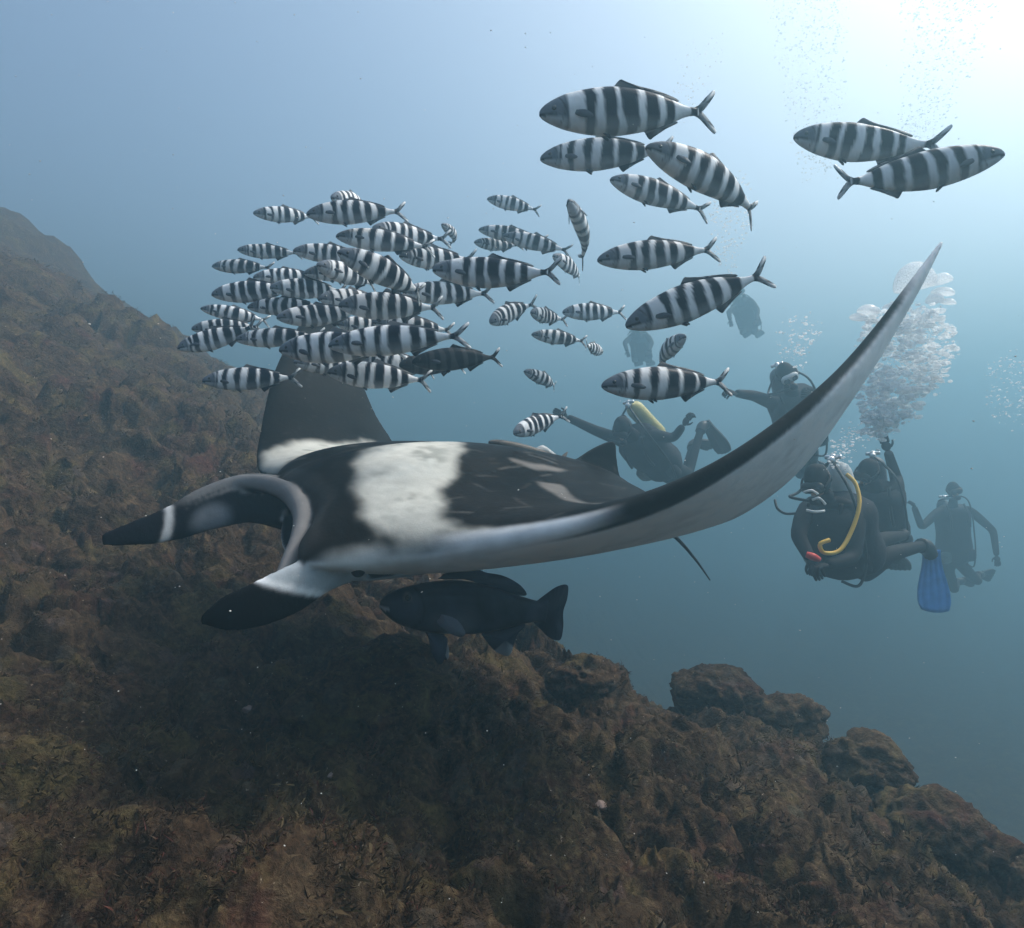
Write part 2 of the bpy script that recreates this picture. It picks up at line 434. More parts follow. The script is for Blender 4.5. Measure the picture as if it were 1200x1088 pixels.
def manta_disc(ns=521, nc=60):
    K = [[s, *le, *te, tu, tb, bl] for s, le, te, tu, tb, bl in ST]
    R = cr_spline(K, ns)
    sig = R[:, 0]; LE = R[:, 1:4]; TE = R[:, 4:7]; tu, tb, bl = R[:, 7], R[:, 8], R[:, 9]
    mid = 0.5 * (LE + TE)
    tan = np.gradient(mid, axis=0); tan /= np.linalg.norm(tan, axis=1)[:, None]
    ch = LE - TE
    nrm = np.cross(ch, tan); nrm /= np.linalg.norm(nrm, axis=1)[:, None]
    body = np.exp(-(sig / 0.62) ** 4)[:, None]
    nrm = nrm * (1 - 0.85 * body) + np.array([0, 0, 1]) * 0.85 * body
    nrm /= np.linalg.norm(nrm, axis=1)[:, None]
    s = 0.5 * (1 - np.cos(np.linspace(0, np.pi, nc)))
    V = []; INFO = []
    ring = [(x, 1) for x in s] + [(x, -1) for x in s[::-1][1:-1]]
    for k in range(ns):
        p, q = bl[k], 0.95 - 0.40 * math.exp(-(sig[k] / 0.75) ** 4)
        sm = p / (p + q); norm = sm ** p * (1 - sm) ** q
        # tail-ward the centre of the body becomes narrow and round
        for x, sd in ring:
            h = (x ** p) * ((1 - x) ** q) / norm
            th = (tu[k] if sd > 0 else tb[k]) * h
            edge = min(1.0, 14 * x, 14 * (1 - x))
            th += (0.008 + 0.004 * float(smoothstep(1.4, 1.8, abs(sig[k]))) - 0.007 * float(smoothstep(2.12, 2.25, abs(sig[k])))) * math.sqrt(max(edge, 0))
            P = LE[k] * (1 - x) + TE[k] * x + nrm[k] * th * sd
            V.append(P); INFO.append((sig[k], x, sd))
    n = len(ring); F = []
    for k in range(ns - 1):
        for j in range(n):
            F.append((k * n + j, k * n + (j + 1) % n, (k + 1) * n + (j + 1) % n, (k + 1) * n + j))
    F.append(tuple(range(n - 1, -1, -1))); F.append(tuple((ns - 1) * n + j for j in range(n)))
    return np.array(V), F, np.array(INFO)

def ribbon(path, widths, thick, wdir, n=40, m=20):
    """closed flattened paddle along a path; path in manta space"""
    P = cr_spline(path, n); W = cr_spline(np.c_[widths], n)[:, 0]; T = cr_spline(np.c_[thick], n)[:, 0]
    D = cr_spline(wdir, n); tan = np.gradient(P, axis=0); tan /= np.linalg.norm(tan, axis=1)[:, None]
    D = D - (D * tan).sum(1)[:, None] * tan; D /= np.linalg.norm(D, axis=1)[:, None]
    B = np.cross(tan, D)
    V = []; UV = []
    for k in range(n):
        for j in range(m):
            a = 2 * math.pi * j / m
            V.append(P[k] + D[k] * W[k] * math.cos(a) + B[k] * T[k] * math.sin(a)); UV.append((k / (n - 1), math.cos(a), math.sin(a)))
    F = [(k * m + j, k * m + (j + 1) % m, (k + 1) * m + (j + 1) % m, (k + 1) * m + j) for k in range(n - 1) for j in range(m)]
    F += [tuple(range(m - 1, -1, -1)), tuple((n - 1) * m + j for j in range(m))]
    return np.array(V), F, np.array(UV)

def slab(b0, b1, af, ab, cfun, t, nb=24, na=24):
    """curved plate, used for the lower jaw"""
    V = []; UV = []
    for side in (1, -1):
        for i in range(nb):
            b = b0 + (b1 - b0) * i / (nb - 1); e = abs((b - (b0 + b1) / 2) / ((b1 - b0) / 2))
            for j in range(na):
                y = j / (na - 1); a = af(b) * (1 - y) + ab * y
                th = t * (0.35 + 0.65 * math.sqrt(max(0, 1 - e ** 2))) * (0.45 + 0.55 * min(1, 5 * y))
                V.append((a, b, cfun(a, b) + side * th)); UV.append((b, a, side))
    F = []; S = nb * na
    for i in range(nb - 1):
        for j in range(na - 1):
            q = (i * na + j, i * na + j + 1, (i + 1) * na + j + 1, (i + 1) * na + j)
            F.append(q); F.append(tuple(x + S for x in q[::-1]))
    rim = [i * na for i in range(nb)] + [(nb - 1) * na + j for j in range(1, na)] + [i * na + na - 1 for i in range(nb - 2, -1, -1)] + [j for j in range(na - 2, 0, -1)]
    for k in range(len(rim)):
        x, y = rim[k], rim[(k + 1) % len(rim)]
        F.append((x, x + S, y + S, y)[::-1])
    return np.array(V), F, np.array(UV)

def poly_dist(p, poly):
    """signed distance to polygon, negative inside; p (n,2)"""
    P = np.asarray(poly, float); n = len(P); d = np.full(len(p), 1e9); ins = np.zeros(len(p), bool)
    for i in range(n):
        a, b = P[i], P[(i + 1) % n]; e = b - a
        t = np.clip(((p - a) @ e) / (e @ e), 0, 1)
        d = np.minimum(d, np.linalg.norm(p - a - t[:, None] * e, axis=1))
        c = ((a[1] > p[:, 1]) != (b[1] > p[:, 1])) & (p[:, 0] < (b[0] - a[0]) * (p[:, 1] - a[1]) / (b[1] - a[1] + 1e-12) + a[0])
        ins ^= c
    return np.where(ins, -d, d)

MANTA_PATCH = [(-0.29, 0.0), (-0.45, -0.11), (-0.67, -0.25), (-0.95, -0.22), (-0.92, -0.07), (-0.53, 0.32), (-0.37, 0.54), (-0.42, 0.71),
               (-0.33, 0.63), (-0.25, 0.54), (-0.18, 0.45), (-0.18, 0.35)]
FAR_PATCH = [(-0.22, -0.80), (-0.28, -0.99), (-0.5, -1.05), (-1.1, -1.2), (-1.0, -0.95), (-0.6, -0.78), (-0.35, -0.72)]

def build_manta():
    parts = []                                        # (verts, faces, kind, info)
    V, F, I = manta_disc(); parts.append((V, F, 0, I))
    # lower jaw
    J = slab(-0.36, 0.30, lambda b: -0.05 - 0.12 * b - 1.2 * b * b, -0.80,
             lambda a, b: -0.125 - 0.30 * b + 0.45 * b * b + 0.03 * max(0, a + 0.15), 0.028)
    parts.append((J[0], J[1], 1, J[2]))
    # cephalic fins, near and far
    def pm(px, py, d): return w2m(at(px, py, d))
    near = [pm(425, 655, 2.52), pm(385, 668, 2.40), pm(345, 690, 2.28), pm(303, 708, 2.18), pm(262, 720, 2.10), pm(234, 728, 2.06)]
    R1 = ribbon(near, [.085, .090, .088, .080, .056, .012], [.060, .045, .028, .020, .014, .006],
                [(-.1, .5, .6), (-.1, .3, .7), (0, .1, .8), (0, .1, .8), (.1, .1, .8), (.1, .1, .8)])
    parts.append((R1[0], R1[1], 2, R1[2]))
    far = [pm(372, 600, 3.06), pm(302, 584, 2.95), pm(250, 594, 2.85), pm(204, 613, 2.74), pm(158, 625, 2.62), pm(119, 633, 2.53)]
    R2 = ribbon(far, [.130, .112, .096, .074, .050, .024], [.07, .040, .028, .020, .014, .008],
                [(0, -.3, .8), (0, -.2, .8), (0, -.1, .9), (.1, 0, .9), (.1, 0, .9), (.1, 0, .9)])
    parts.append((R2[0], R2[1], 3, R2[2]))
    # rounded upper lip running from the near fin root over to the far fin
    lp = [pm(322, 690, 2.24), pm(338, 662, 2.36), pm(352, 630, 2.50), pm(354, 602, 2.63), pm(340, 580, 2.76), pm(312, 568, 2.88), pm(280, 567, 2.91), pm(246, 577, 2.85), pm(214, 594, 2.77)]
    R3 = ribbon(lp, [.014, .034, .042, .044, .044, .040, .034, .028, .012], [.014, .030, .036, .038, .038, .034, .028, .022, .010], [(0, 0, 1)] * 9, 90, 16)
    parts.append((R3[0], R3[1], 5, R3[2]))
    # dorsal fin
    dl = [(-1.46, .15), (-1.60, .245), (-1.77, .318), (-1.90, .340), (-1.92, .25), (-1.945, .15), (-2.03, .04), (-1.9, -.03), (-1.72, 0.02)]
    dv = []; dc = np.array([-1.85, .10])
    n = len(dl); P2 = cr_spline(dl + [dl[0]], 60)[:-1]
    Vd = []; Fd = []
    for side in (1, -1):
        for (a, c) in P2: Vd.append((a, side * 0.010, c))
    Vd += [(dc[0], 0.030, dc[1]), (dc[0], -0.030, dc[1])]; m = len(P2)
    for j in range(m):
        k = (j + 1) % m
        Fd += [(j, k, 2 * m), (m + k, m + j, 2 * m + 1), (k, j, m + j, m + k)]
    parts.append((np.array(Vd), Fd, 4, np.zeros((len(Vd), 3))))
    allV = []; allF = []; off = 0; kinds = []; infos = []
    for v, f, kd, inf in parts:
        allV.append(v); allF += [tuple(i + off for i in q) for q in f]; off += len(v)
        kinds += [kd] * len(v); infos.append(inf)
    A = np.vstack(allV); kinds = np.array(kinds); infos = np.vstack(infos)
    me = bpy.data.meshes.new('manta_raw')
    me.from_pydata([tuple(x) for x in A], [], allF)
    bm = bmesh.new(); bm.from_mesh(me); bmesh.ops.recalc_face_normals(bm, faces=bm.faces); bm.to_mesh(me); bm.free()
    tmp = bpy.data.objects.new('manta_raw', me); COL.objects.link(tmp)
    rm = tmp.modifiers.new('r', 'REMESH'); rm.mode = 'VOXEL'; rm.voxel_size = 0.0075; rm.adaptivity = 0
    sm = tmp.modifiers.new('s', 'SMOOTH'); sm.factor = 0.5; sm.iterations = 9
    dg = bpy.context.evaluated_depsgraph_get()
    body = bpy.data.meshes.new_from_object(tmp.evaluated_get(dg))
    bpy.data.objects.remove(tmp); bpy.data.meshes.remove(me)
    nv = len(body.vertices); C = np.empty(nv * 3); body.vertices.foreach_get('co', C); C = C.reshape(-1, 3)
    Nn = np.empty(nv * 3); body.vertex_normals.foreach_get('vector', Nn); Nn = Nn.reshape(-1, 3)
    kt = kdtree.KDTree(len(A))
    for i, p in enumerate(A): kt.insert(p, i)
    kt.balance()
    kd = np.empty(nv, int); inf = np.empty((nv, 3))
    for i, p in enumerate(C):
        hits = kt.find_n(p, 9); kd[i] = kinds[hits[0][1]]
        ids = [h[1] for h in hits if kinds[h[1]] == kd[i] and infos[h[1], 2] * infos[hits[0][1], 2] >= 0]
        ww = np.array([1 / (h[2] + 0.004) ** 2 for h in hits if kinds[h[1]] == kd[i] and infos[h[1], 2] * infos[hits[0][1], 2] >= 0])
        inf[i] = (infos[ids] * ww[:, None]).sum(0) / ww.sum()
    # ---- colouring of the skin
    n1 = fbm(C * 5.0 + 3, 4); n2 = fbm(C * 22.0 + 9, 4)
    black = np.array([0.010, 0.0088, 0.0080]); cream = np.array([0.62, 0.61, 0.55]); white = np.array([0.84, 0.86, 0.87]); grey = np.array([0.19, 0.18, 0.175])
    col = np.tile(black, (nv, 1)) * (1 + 0.5 * n1[:, None])
    def blend(mask, c): 
        nonlocal col
        col = col * (1 - mask[:, None]) + np.asarray(c) * mask[:, None]
    a, b, c = C.T
    sg, ch = inf[:, 0], inf[:, 1]; top = inf[:, 2] > 0
    disc = kd == 0
    phi = np.interp(sg, [.9, 1.2, 1.6, 2.0, 2.25], [.2, .5, .9, 1.05, 1.1])
    top = np.where(sg > 1.15, (Nn[:, 1] * np.sin(phi) - Nn[:, 2] * np.cos(phi)) < 0, top)
    ventral = np.where(disc, smoothstep(0.10, -0.25, Nn @ np.array([0, 0, 1.0])), 0)
    # on the raised wings the side counts, not the direction of the face
    wing = smoothstep(0.55, 0.95, np.abs(sg))
    lead = np.where(sg > 0, 0.012 + 0.060 * smoothstep(0.75, 1.35, sg) * (1 - 0.75 * smoothstep(1.5, 2.15, sg)), 0.03)
    vw = np.where(top, 0, smoothstep(lead, lead + 0.015, ch + 0.004 * n1))
    vmask = np.where(disc, ventral * (1 - wing) + vw * wing, 0)
    blend(vmask, white * (0.96 + 0.05 * n1[:, None]))
    # dusky trailing margin under the wings
    blend(np.where(disc, vmask * smoothstep(0.80, 0.97, ch + 0.05 * n1) * 0.22 * smoothstep(1.9, 1.2, np.abs(sg)), 0), (0.10, 0.11, 0.12))
    blend(np.where(disc, vmask * smoothstep(0.1, 0.6, fbm(C * 1.6 + 20, 3)) * 0.10, 0), (0.22, 0.25, 0.28))
    # pale shoulder patches
    for sgn, PP in ((1, MANTA_PATCH), (-1, FAR_PATCH)):
        dpatch = poly_dist(np.c_[a, b], PP) + 0.03 * n1 + 0.006 * n2
        pm_ = np.where(disc & (Nn[:, 2] > 0.05), smoothstep(0.045, -0.045, dpatch + 0.008 * fbm(C * np.array([30, 8, 8]) + 5, 3)), 0)
        blotch = smoothstep(0.05, 0.55, fbm(C * np.array([7, 9, 7]) + 31, 4)) * smoothstep(0.0, -0.10, dpatch)
        blend(pm_ * 0.95, cream * (1 - 0.45 * blotch[:, None]) + np.array([0.02, 0.025, 0.02]) * blotch[:, None])
    # pale streaks ahead of the dorsal fin
    for pl in ([(-1.02, .16), (-1.25, .19), (-1.38, .22), (-1.24, .25), (-1.10, .23)], [(-1.0, .36), (-1.1, .40), (-.97, .60), (-.75, .95), (-.86, .66)]):
        d2 = poly_dist(np.c_[a, b], pl) + 0.015 * n1
        blend(np.where(disc & (Nn[:, 2] > 0.1), smoothstep(0.015, -0.02, d2) * 0.7, 0), (0.26, 0.24, 0.22))
    blend(np.where(disc & (sg > 2.12), smoothstep(2.12, 2.2, sg), 0), white)
    # lit rim painted in white along the leading edge beside the shoulder
    blend(np.where(disc & (sg > 0.55) & (sg < 1.15), smoothstep(0.035, 0.012, ch) * smoothstep(0.55, 0.7, sg) * smoothstep(1.15, 0.9, sg), 0), (0.7, 0.71, 0.72))
    # grey upper lip
    lip = smoothstep(0.052, 0.034, ch + 0.010 * n1) * smoothstep(0.42, 0.30, np.abs(sg)) * np.where(top | (Nn[:, 2] > -0.2), 1, 0)
    blend(np.where(disc, lip * 0.12, 0), grey)
    # inside of the mouth
    mouth = np.where((np.abs(b) < 0.34) & (a > -1.0) & (((kd == 0) & (Nn[:, 2] < -0.15) & (ch < 0.4)) | ((kd == 1) & (Nn[:, 2] > 0.2) & (a < -0.05))), 1.0, 0)
    blend(mouth * 0.96, (0.012, 0.014, 0.02))
    jw = np.where((kd == 1) & (mouth < 0.5), 1.0, 0); blend(jw, (0.55, 0.58, 0.60))
    # whitish cheek below the eye on the sides of the head
    for sgn in (1, -1):
        dch = np.linalg.norm((C - np.array([-0.14, 0.44 * sgn, -0.03 - 0.10 * sgn])) / np.array([0.20, 0.16, 0.095]), axis=1)
        blend(np.where(kd <= 3, smoothstep(1.25, 0.6, dch + 0.35 * n1), 0) * 0.9, (0.60, 0.60, 0.57))
    # cephalic fins
    u, w, tside = inf[:, 0], inf[:, 1], inf[:, 2]
    k2 = kd == 2
    blend(np.where(k2, smoothstep(0.42, 0.34, u - 0.18 * w), 0), (0.45, 0.48, 0.50))
    blend(np.where(k2, smoothstep(0.05, 0.02, np.abs(u - 0.18 * w - 0.40)), 0), (0.80, 0.80, 0.80))
    blend(np.where(k2, smoothstep(0.42, 0.45, u - 0.18 * w), 0), (0.006, 0.006, 0.007))
    k3 = kd == 3
    blend(np.where(k3, 1.0, 0), (0.012, 0.013, 0.018))
    blend(np.where(k3, smoothstep(0.62, 0.85, w) * smoothstep(0.62, 0.45, u) * 0.95, 0), grey)
    blend(np.where(k3, smoothstep(0.030, 0.015, np.abs(u + 0.035 * w - 0.64)), 0), (0.80, 0.80, 0.80))
    blend(np.where(k3, smoothstep(0.22, 0.08, np.hypot((u - 0.44) * 1.6, (w + 0.45) * 0.25)) * 0.6, 0), (0.35, 0.38, 0.42))
    # faint scratches, scars and specks on the skin
    rs = np.random.default_rng(4)
    for q in range(46):
        p0 = np.array([rs.uniform(-1.6, -0.15), rs.uniform(-0.5, 0.95)]); an = rs.normal(0.2, 0.5); ln = rs.uniform(.04, .16)
        e_ = np.array([-math.cos(an), math.sin(an)]) * ln; rel = np.c_[a, b] - p0
        t_ = np.clip(rel @ e_ / ln ** 2, 0, 1); dd = np.linalg.norm(rel - t_[:, None] * e_, axis=1)
        blend(np.where(disc & (Nn[:, 2] > 0.0), smoothstep(.009, .003, dd) * rs.uniform(.06, .20), 0), (0.40, 0.38, 0.35))
    spot = smoothstep(0.70, 0.80, vnoise(C * 38.0 + 4)) * 0.10
    blend(np.where(disc & (Nn[:, 2] > 0), spot, 0), (0.16, 0.15, 0.14))
    k5 = kd == 5
    blend(np.where(k5, 1.0, 0), grey * 1.15)
    blend(np.where(k5, smoothstep(-0.2, -0.75, Nn[:, 2]), 0), (0.014, 0.016, 0.022))
    col *= (1 + 0.10 * n2 + 0.18 * np.clip(fbm(C * 3.1 + 60, 4), -1, 1))[:, None]
    E = np.empty(len(body.edges) * 2, dtype=np.int32); body.edges.foreach_get('vertices', E); E = E.reshape(-1, 2)
    deg = np.bincount(E.ravel(), minlength=nv)[:, None]
    for it in range(2):                               # soft transitions between the markings
        acc = np.stack([np.bincount(E[:, 0], col[E[:, 1], q], nv) + np.bincount(E[:, 1], col[E[:, 0], q], nv) for q in range(3)], -1)
        col = 0.4 * col + 0.6 * acc / deg
    ca = body.color_attributes.new('tint', 'FLOAT_COLOR', 'POINT')
    cc = np.ones((nv, 4), dtype=np.float32); cc[:, :3] = np.clip(col, 0, 0.9)
    ca.data.foreach_set('color', cc.ravel())
    m, nt, bs, out = new_mat('manta_skin')
    at_ = nt.nodes.new('ShaderNodeAttribute'); at_.attribute_name = 'tint'
    nt.links.new(at_.outputs['Color'], bs.inputs['Base Color'])
    bs.inputs['Roughness'].default_value = 0.42; bs.inputs['Specular IOR Level'].default_value = 0.012
    tc = nt.nodes.new('ShaderNodeTexCoord'); nz = nt.nodes.new('ShaderNodeTexNoise'); nz.inputs['Scale'].default_value = 34; nz.inputs['Detail'].default_value = 9; nz.inputs['Roughness'].default_value = 0.7
    nt.links.new(tc.outputs['Object'], nz.inputs['Vector'])
    bp = nt.nodes.new('ShaderNodeBump'); bp.inputs['Strength'].default_value = 0.35; bp.inputs['Distance'].default_value = 0.008
    nt.links.new(nz.outputs[0], bp.inputs['Height']); nt.links.new(bp.outputs[0], bs.inputs['Normal'])
    body.materials.clear(); body.materials.append(m)
    body.name = 'body'
    body.polygons.foreach_set('use_smooth', np.ones(len(body.polygons), dtype=bool))
    root = empty('manta_ray', MO)
    root.rotation_euler = Matrix((MF, ML, MU)).transposed().to_euler()
    tag(root, 'giant black and white manta ray gliding over the reef with wings raised', 'manta ray')
    bo = bpy.data.objects.new('body', body); COL.objects.link(bo); bo.parent = root
    # tail whip
    tp = [(-1.95, 0, 0.0), w2m(at(760, 604, 3.98)), w2m(at(792, 630, 4.05)), w2m(at(815, 656, 4.12)), w2m(at(832, 680, 4.18))]
    tv, tf, tu_ = ribbon(tp, [.035, .018, .012, .008, .004], [.030, .016, .011, .007, .004], [(0, 0, 1)] * 5, 40, 10)
    mesh_obj('tail', tv, tf, plain_mat('manta_tail', (0.012, 0.011, 0.011), 0.5, 0.3), root)
    # eyes
    em, nt, eb, eo = new_mat('manta_eye'); eb.inputs['Base Color'].default_value = (0.004, 0.004, 0.005, 1); eb.inputs['Roughness'].default_value = 0.08
    for sgn in (1, -1):
        bm = bmesh.new(); bmesh.ops.create_uvsphere(bm, u_segments=20, v_segments=14, radius=0.026)
        em_ = bpy.data.meshes.new('eye'); bm.to_mesh(em_); bm.free(); em_.materials.append(em)
        em_.polygons.foreach_set('use_smooth', np.ones(len(em_.polygons), dtype=bool))
        e = bpy.data.objects.new('eye', em_); COL.objects.link(e); e.parent = root
        t0 = bo.data
        want = np.array(w2m(at(420, 684, 2.34))) if sgn > 0 else np.array([-0.12, -0.48, 0.0])
        j = np.argmin(np.linalg.norm(C - want, axis=1))
        e.location = Vector(C[j]) - Vector(Nn[j]) * 0.010
        print('eye', want, C[j])
    return root, C, Nn
manta, MANTA_C, MANTA_N = build_manta()
# ------------------------------------------------------------------ fish
def fish_mat(name, rough=0.3, spec=0.02):
    m, nt, b, out = new_mat(name)
    N = nt.nodes; L = nt.links
    a = N.new('ShaderNodeAttribute'); a.attribute_name = 'tint'
    oi = N.new('ShaderNodeObjectInfo')
    hs = N.new('ShaderNodeHueSaturation')
    mr = N.new('ShaderNodeMapRange'); mr.inputs['To Min'].default_value = 0.85; mr.inputs['To Max'].default_value = 1.1
    L.new(oi.outputs['Random'], mr.inputs['Value']); L.new(mr.outputs[0], hs.inputs['Value'])
    L.new(a.outputs['Color'], hs.inputs['Color']); L.new(hs.outputs[0], b.inputs['Base Color'])
    b.inputs['Roughness'].default_value = rough; b.inputs['Specular IOR Level'].default_value = spec
    tc = N.new('ShaderNodeTexCoord'); nz = N.new('ShaderNodeTexVoronoi'); nz.inputs['Scale'].default_value = 110
    L.new(tc.outputs['Object'], nz.inputs['Vector'])
    bp = N.new('ShaderNodeBump'); bp.inputs['Strength'].default_value = 0.12; bp.inputs['Distance'].default_value = 0.003
    L.new(nz.outputs[0], bp.inputs['Height']); L.new(bp.outputs[0], b.inputs['Normal'])
    return m
PILOT = fish_mat('pilot_fish_skin')
EYEM, _nt, _b, _o = new_mat('fish_eye')
_b.inputs['Base Color'].default_value = (0.006, 0.006, 0.008, 1); _b.inputs['Roughness'].default_value = 0.06

def plate(outline, z, t, n_sub=4):
    """thin two-sided fin in the x-z plane with a little thickness at y=z offset"""
    P = cr_spline(list(outline) + [outline[0]], len(outline) * n_sub + 1)[:-1]
    m = len(P); c = P.mean(0); V = []; F = []
    for sd in (1, -1):
        for (x, h) in P: V.append((x, z + sd * t * 0.4, h))
    V += [(c[0], z + t, c[1]), (c[0], z - t, c[1])]
    for j in range(m):
        k = (j + 1) % m
        F += [(j, k, 2 * m), (m + k, m + j, 2 * m + 1), (k, j, m + j, m + k)]
    return np.array(V), F

def fish_body(prof, width, bend, fins, colour, nr=96, ns=22, seed=0):
    """prof: rows (x, top, bottom); nose at x=0, tail end x=1, head towards -x"""
    xs = 0.5 * (1 - np.cos(np.linspace(0, np.pi, nr))) * 0.5 + np.linspace(0, 1, nr) * 0.5
    xs = xs * prof[-1][0]
    px = [p[0] for p in prof]
    K = cr_spline(prof, 400)
    tp = np.interp(xs, K[:, 0], K[:, 1]); bt = np.interp(xs, K[:, 0], K[:, 2])
    wk = cr_spline(width, 400); wd = np.interp(xs, wk[:, 0], wk[:, 1])
    V = []; F = []; part = []
    for i, x in enumerate(xs):
        cz = (tp[i] + bt[i]) / 2; hz = (tp[i] - bt[i]) / 2
        for j in range(ns):
            a = 2 * math.pi * j / ns
            ca, sa = math.cos(a), math.sin(a)
            V.append((x, wd[i] * math.copysign(abs(ca) ** 0.9, ca), cz + hz * math.copysign(abs(sa) ** 0.95, sa))); part.append(0)
    for i in range(nr - 1):
        for j in range(ns):
            F.append((i * ns + j, i * ns + (j + 1) % ns, (i + 1) * ns + (j + 1) % ns, (i + 1) * ns + j))
    F += [tuple(range(ns - 1, -1, -1)), tuple((nr - 1) * ns + j for j in range(ns))]
    for pid, (ol, z, t) in enumerate(fins):
        v, f = plate(ol, z, t, 6); o = len(V)
        V += [tuple(q) for q in v]; F += [tuple(i + o for i in q) for q in f]; part += [pid + 1] * len(v)
    V = np.array(V); part = np.array(part)
    col = colour(V, part, seed)
    # swimming bend: sideways curve growing towards the tail
    x = V[:, 0]; th = bend * np.clip(x - 0.25, 0, None) ** 1.3 * 1.9 - bend * 0.10 * np.clip(0.25 - x, 0, None)
    ang = np.cumsum(np.interp(np.linspace(0, 1.05, 300), np.sort(x), th[np.argsort(x)])) * 0 if False else None
    g = np.linspace(0, 1.08, 400); tg = bend * np.clip(g - 0.25, 0, None) ** 1.3 * 1.9
    sx = np.r_[0, np.cumsum(np.cos(tg))[:-1]] * (g[1] - g[0]); sy = np.r_[0, np.cumsum(np.sin(tg))[:-1]] * (g[1] - g[0])
    bx = np.interp(x, g, sx); by = np.interp(x, g, sy); bt_ = np.interp(x, g, tg)
    V2 = np.c_[bx - V[:, 1] * np.sin(bt_), by + V[:, 1] * np.cos(bt_), V[:, 2]]
    V2[:, 0] -= 0.5
    return V2, F, col

PP = [(0, .006, -.016), (.02, .030, -.034), (.07, .060, -.060), (.15, .090, -.088), (.27, .112, -.112), (.40, .122, -.122),
      (.52, .112, -.112), (.64, .092, -.092), (.75, .058, -.060), (.83, .030, -.032), (.88, .021, -.022), (.92, .022, -.022)]
PW = [(0, .006), (.03, .028), (.08, .045), (.16, .062), (.27, .073), (.40, .076), (.52, .069), (.64, .052), (.75, .033), (.83, .022), (.88, .020), (.92, .006)]
PF = [([(.40, .100), (.455, .155), (.49, .148), (.56, .126), (.66, .104), (.76, .074), (.80, .050), (.72, .050), (.55, .090)], 0, .004),       # dorsal
      ([(.58, -.092), (.615, -.142), (.65, -.126), (.72, -.088), (.79, -.056), (.70, -.052), (.62, -.080)], 0, .004),                        # anal
      ([(.885, .018), (.925, .036), (.985, .088), (1.02, .112), (1.03, .094), (.995, .050), (.960, .014), (.94, .0), (.90, -.004)], 0, .004),  # upper lobe
      ([(.885, -.018), (.90, .004), (.94, .0), (.960, -.014), (.995, -.050), (1.03, -.094), (1.02, -.112), (.985, -.088), (.925, -.036)], 0, .004),
      ([(.285, -.085), (.33, -.108), (.375, -.140), (.385, -.132), (.36, -.100), (.33, -.080)], .022, .003),                                 # pelvic pair
      ([(.285, -.085), (.33, -.108), (.375, -.140), (.385, -.132), (.36, -.100), (.33, -.080)], -.022, .003)]
def pilot_colour(V, part, seed):
    x, y, z = V.T
    rs = np.random.default_rng(seed)
    n = fbm(V * np.array([9, 9, 7]) + seed * 5, 3)
    n2 = fbm(V * 40 + seed, 3)
    light = np.array([0.88, 0.89, 0.90]); dark = np.array([0.008, 0.011, 0.022])
    xx = x + 0.018 * n + rs.normal(0, .05) * z - 0.10 * (z - .02) * np.where(x < .5, 0.6, -0.35)
    bands = [(.160, .015), (.262, .026), (.375, .029), (.497, .037), (.625, .034), (.745, .035), (.905, .024)]
    m = np.zeros(len(V))
    for c, w in bands:
        w = w * (1 + 0.24 * float(np.clip(rs.standard_normal(), -1.4, 1.4))); c = c + 0.010 * rs.standard_normal()
        ww = w * (1 - 0.25 * np.clip(-z / .11, 0, 1) * (c < .5))
        m = np.maximum(m, smoothstep(ww + .010, ww - .004, np.abs(xx - c)))
    col = light * (1 - m[:, None]) + dark * m[:, None]
    belly = smoothstep(-.02, -.11, z) * (part == 0)
    col = col * (1 - 0.35 * belly[:, None]) + np.array([.75, .77, .78]) * 0.35 * belly[:, None]
    head = smoothstep(.16, .12, x) * (part == 0)
    hc = np.where((z > -.012 - 0.15 * (x - .02))[:, None], np.array([.16, .18, .21]), np.array([.58, .61, .64]))
    hc = np.where((np.abs(z + .014 + .10 * x) < .006)[:, None] & (x < .085)[:, None], np.array([.02, .02, .025]), hc)
    gill = smoothstep(.008, .002, np.abs(np.hypot((x - .055) * 1.1, z + .0) - .085)) * (np.abs(z) < .06)
    hc = hc * (1 - 0.6 * gill[:, None])
    col = col * (1 - head[:, None]) + hc * head[:, None]
    back = smoothstep(.05, .11, z) * (part == 0)
    col = col * (1 - 0.12 * back[:, None]) + np.array([.05, .06, .08]) * 0.12 * back[:, None]
    fin = (part == 1) | (part == 2)
    col = np.where((fin & (m < .5))[:, None], np.array([.18, .18, .18]), col)
    tail = (part == 3) | (part == 4)
    tl = np.abs(z)
    tcol = np.where((tl > .082)[:, None], np.array([.80, .82, .83]), np.where((tl > .048)[:, None], np.array([.030, .034, .045]), np.array([.30, .32, .33])))
    tcol = np.where(((tl < .03) & (x < .935))[:, None], dark, tcol)
    col = np.where(tail[:, None], tcol, col)
    col = np.where((part >= 5)[:, None], np.array([.06, .065, .08]), col)
    return np.clip(col * (1 + 0.15 * n2[:, None]), 0, .9)
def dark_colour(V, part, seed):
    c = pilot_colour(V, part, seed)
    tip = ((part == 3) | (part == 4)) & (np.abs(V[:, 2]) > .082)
    return np.where(tip[:, None], c, c * 0.05 + np.array([.010, .011, .014]))

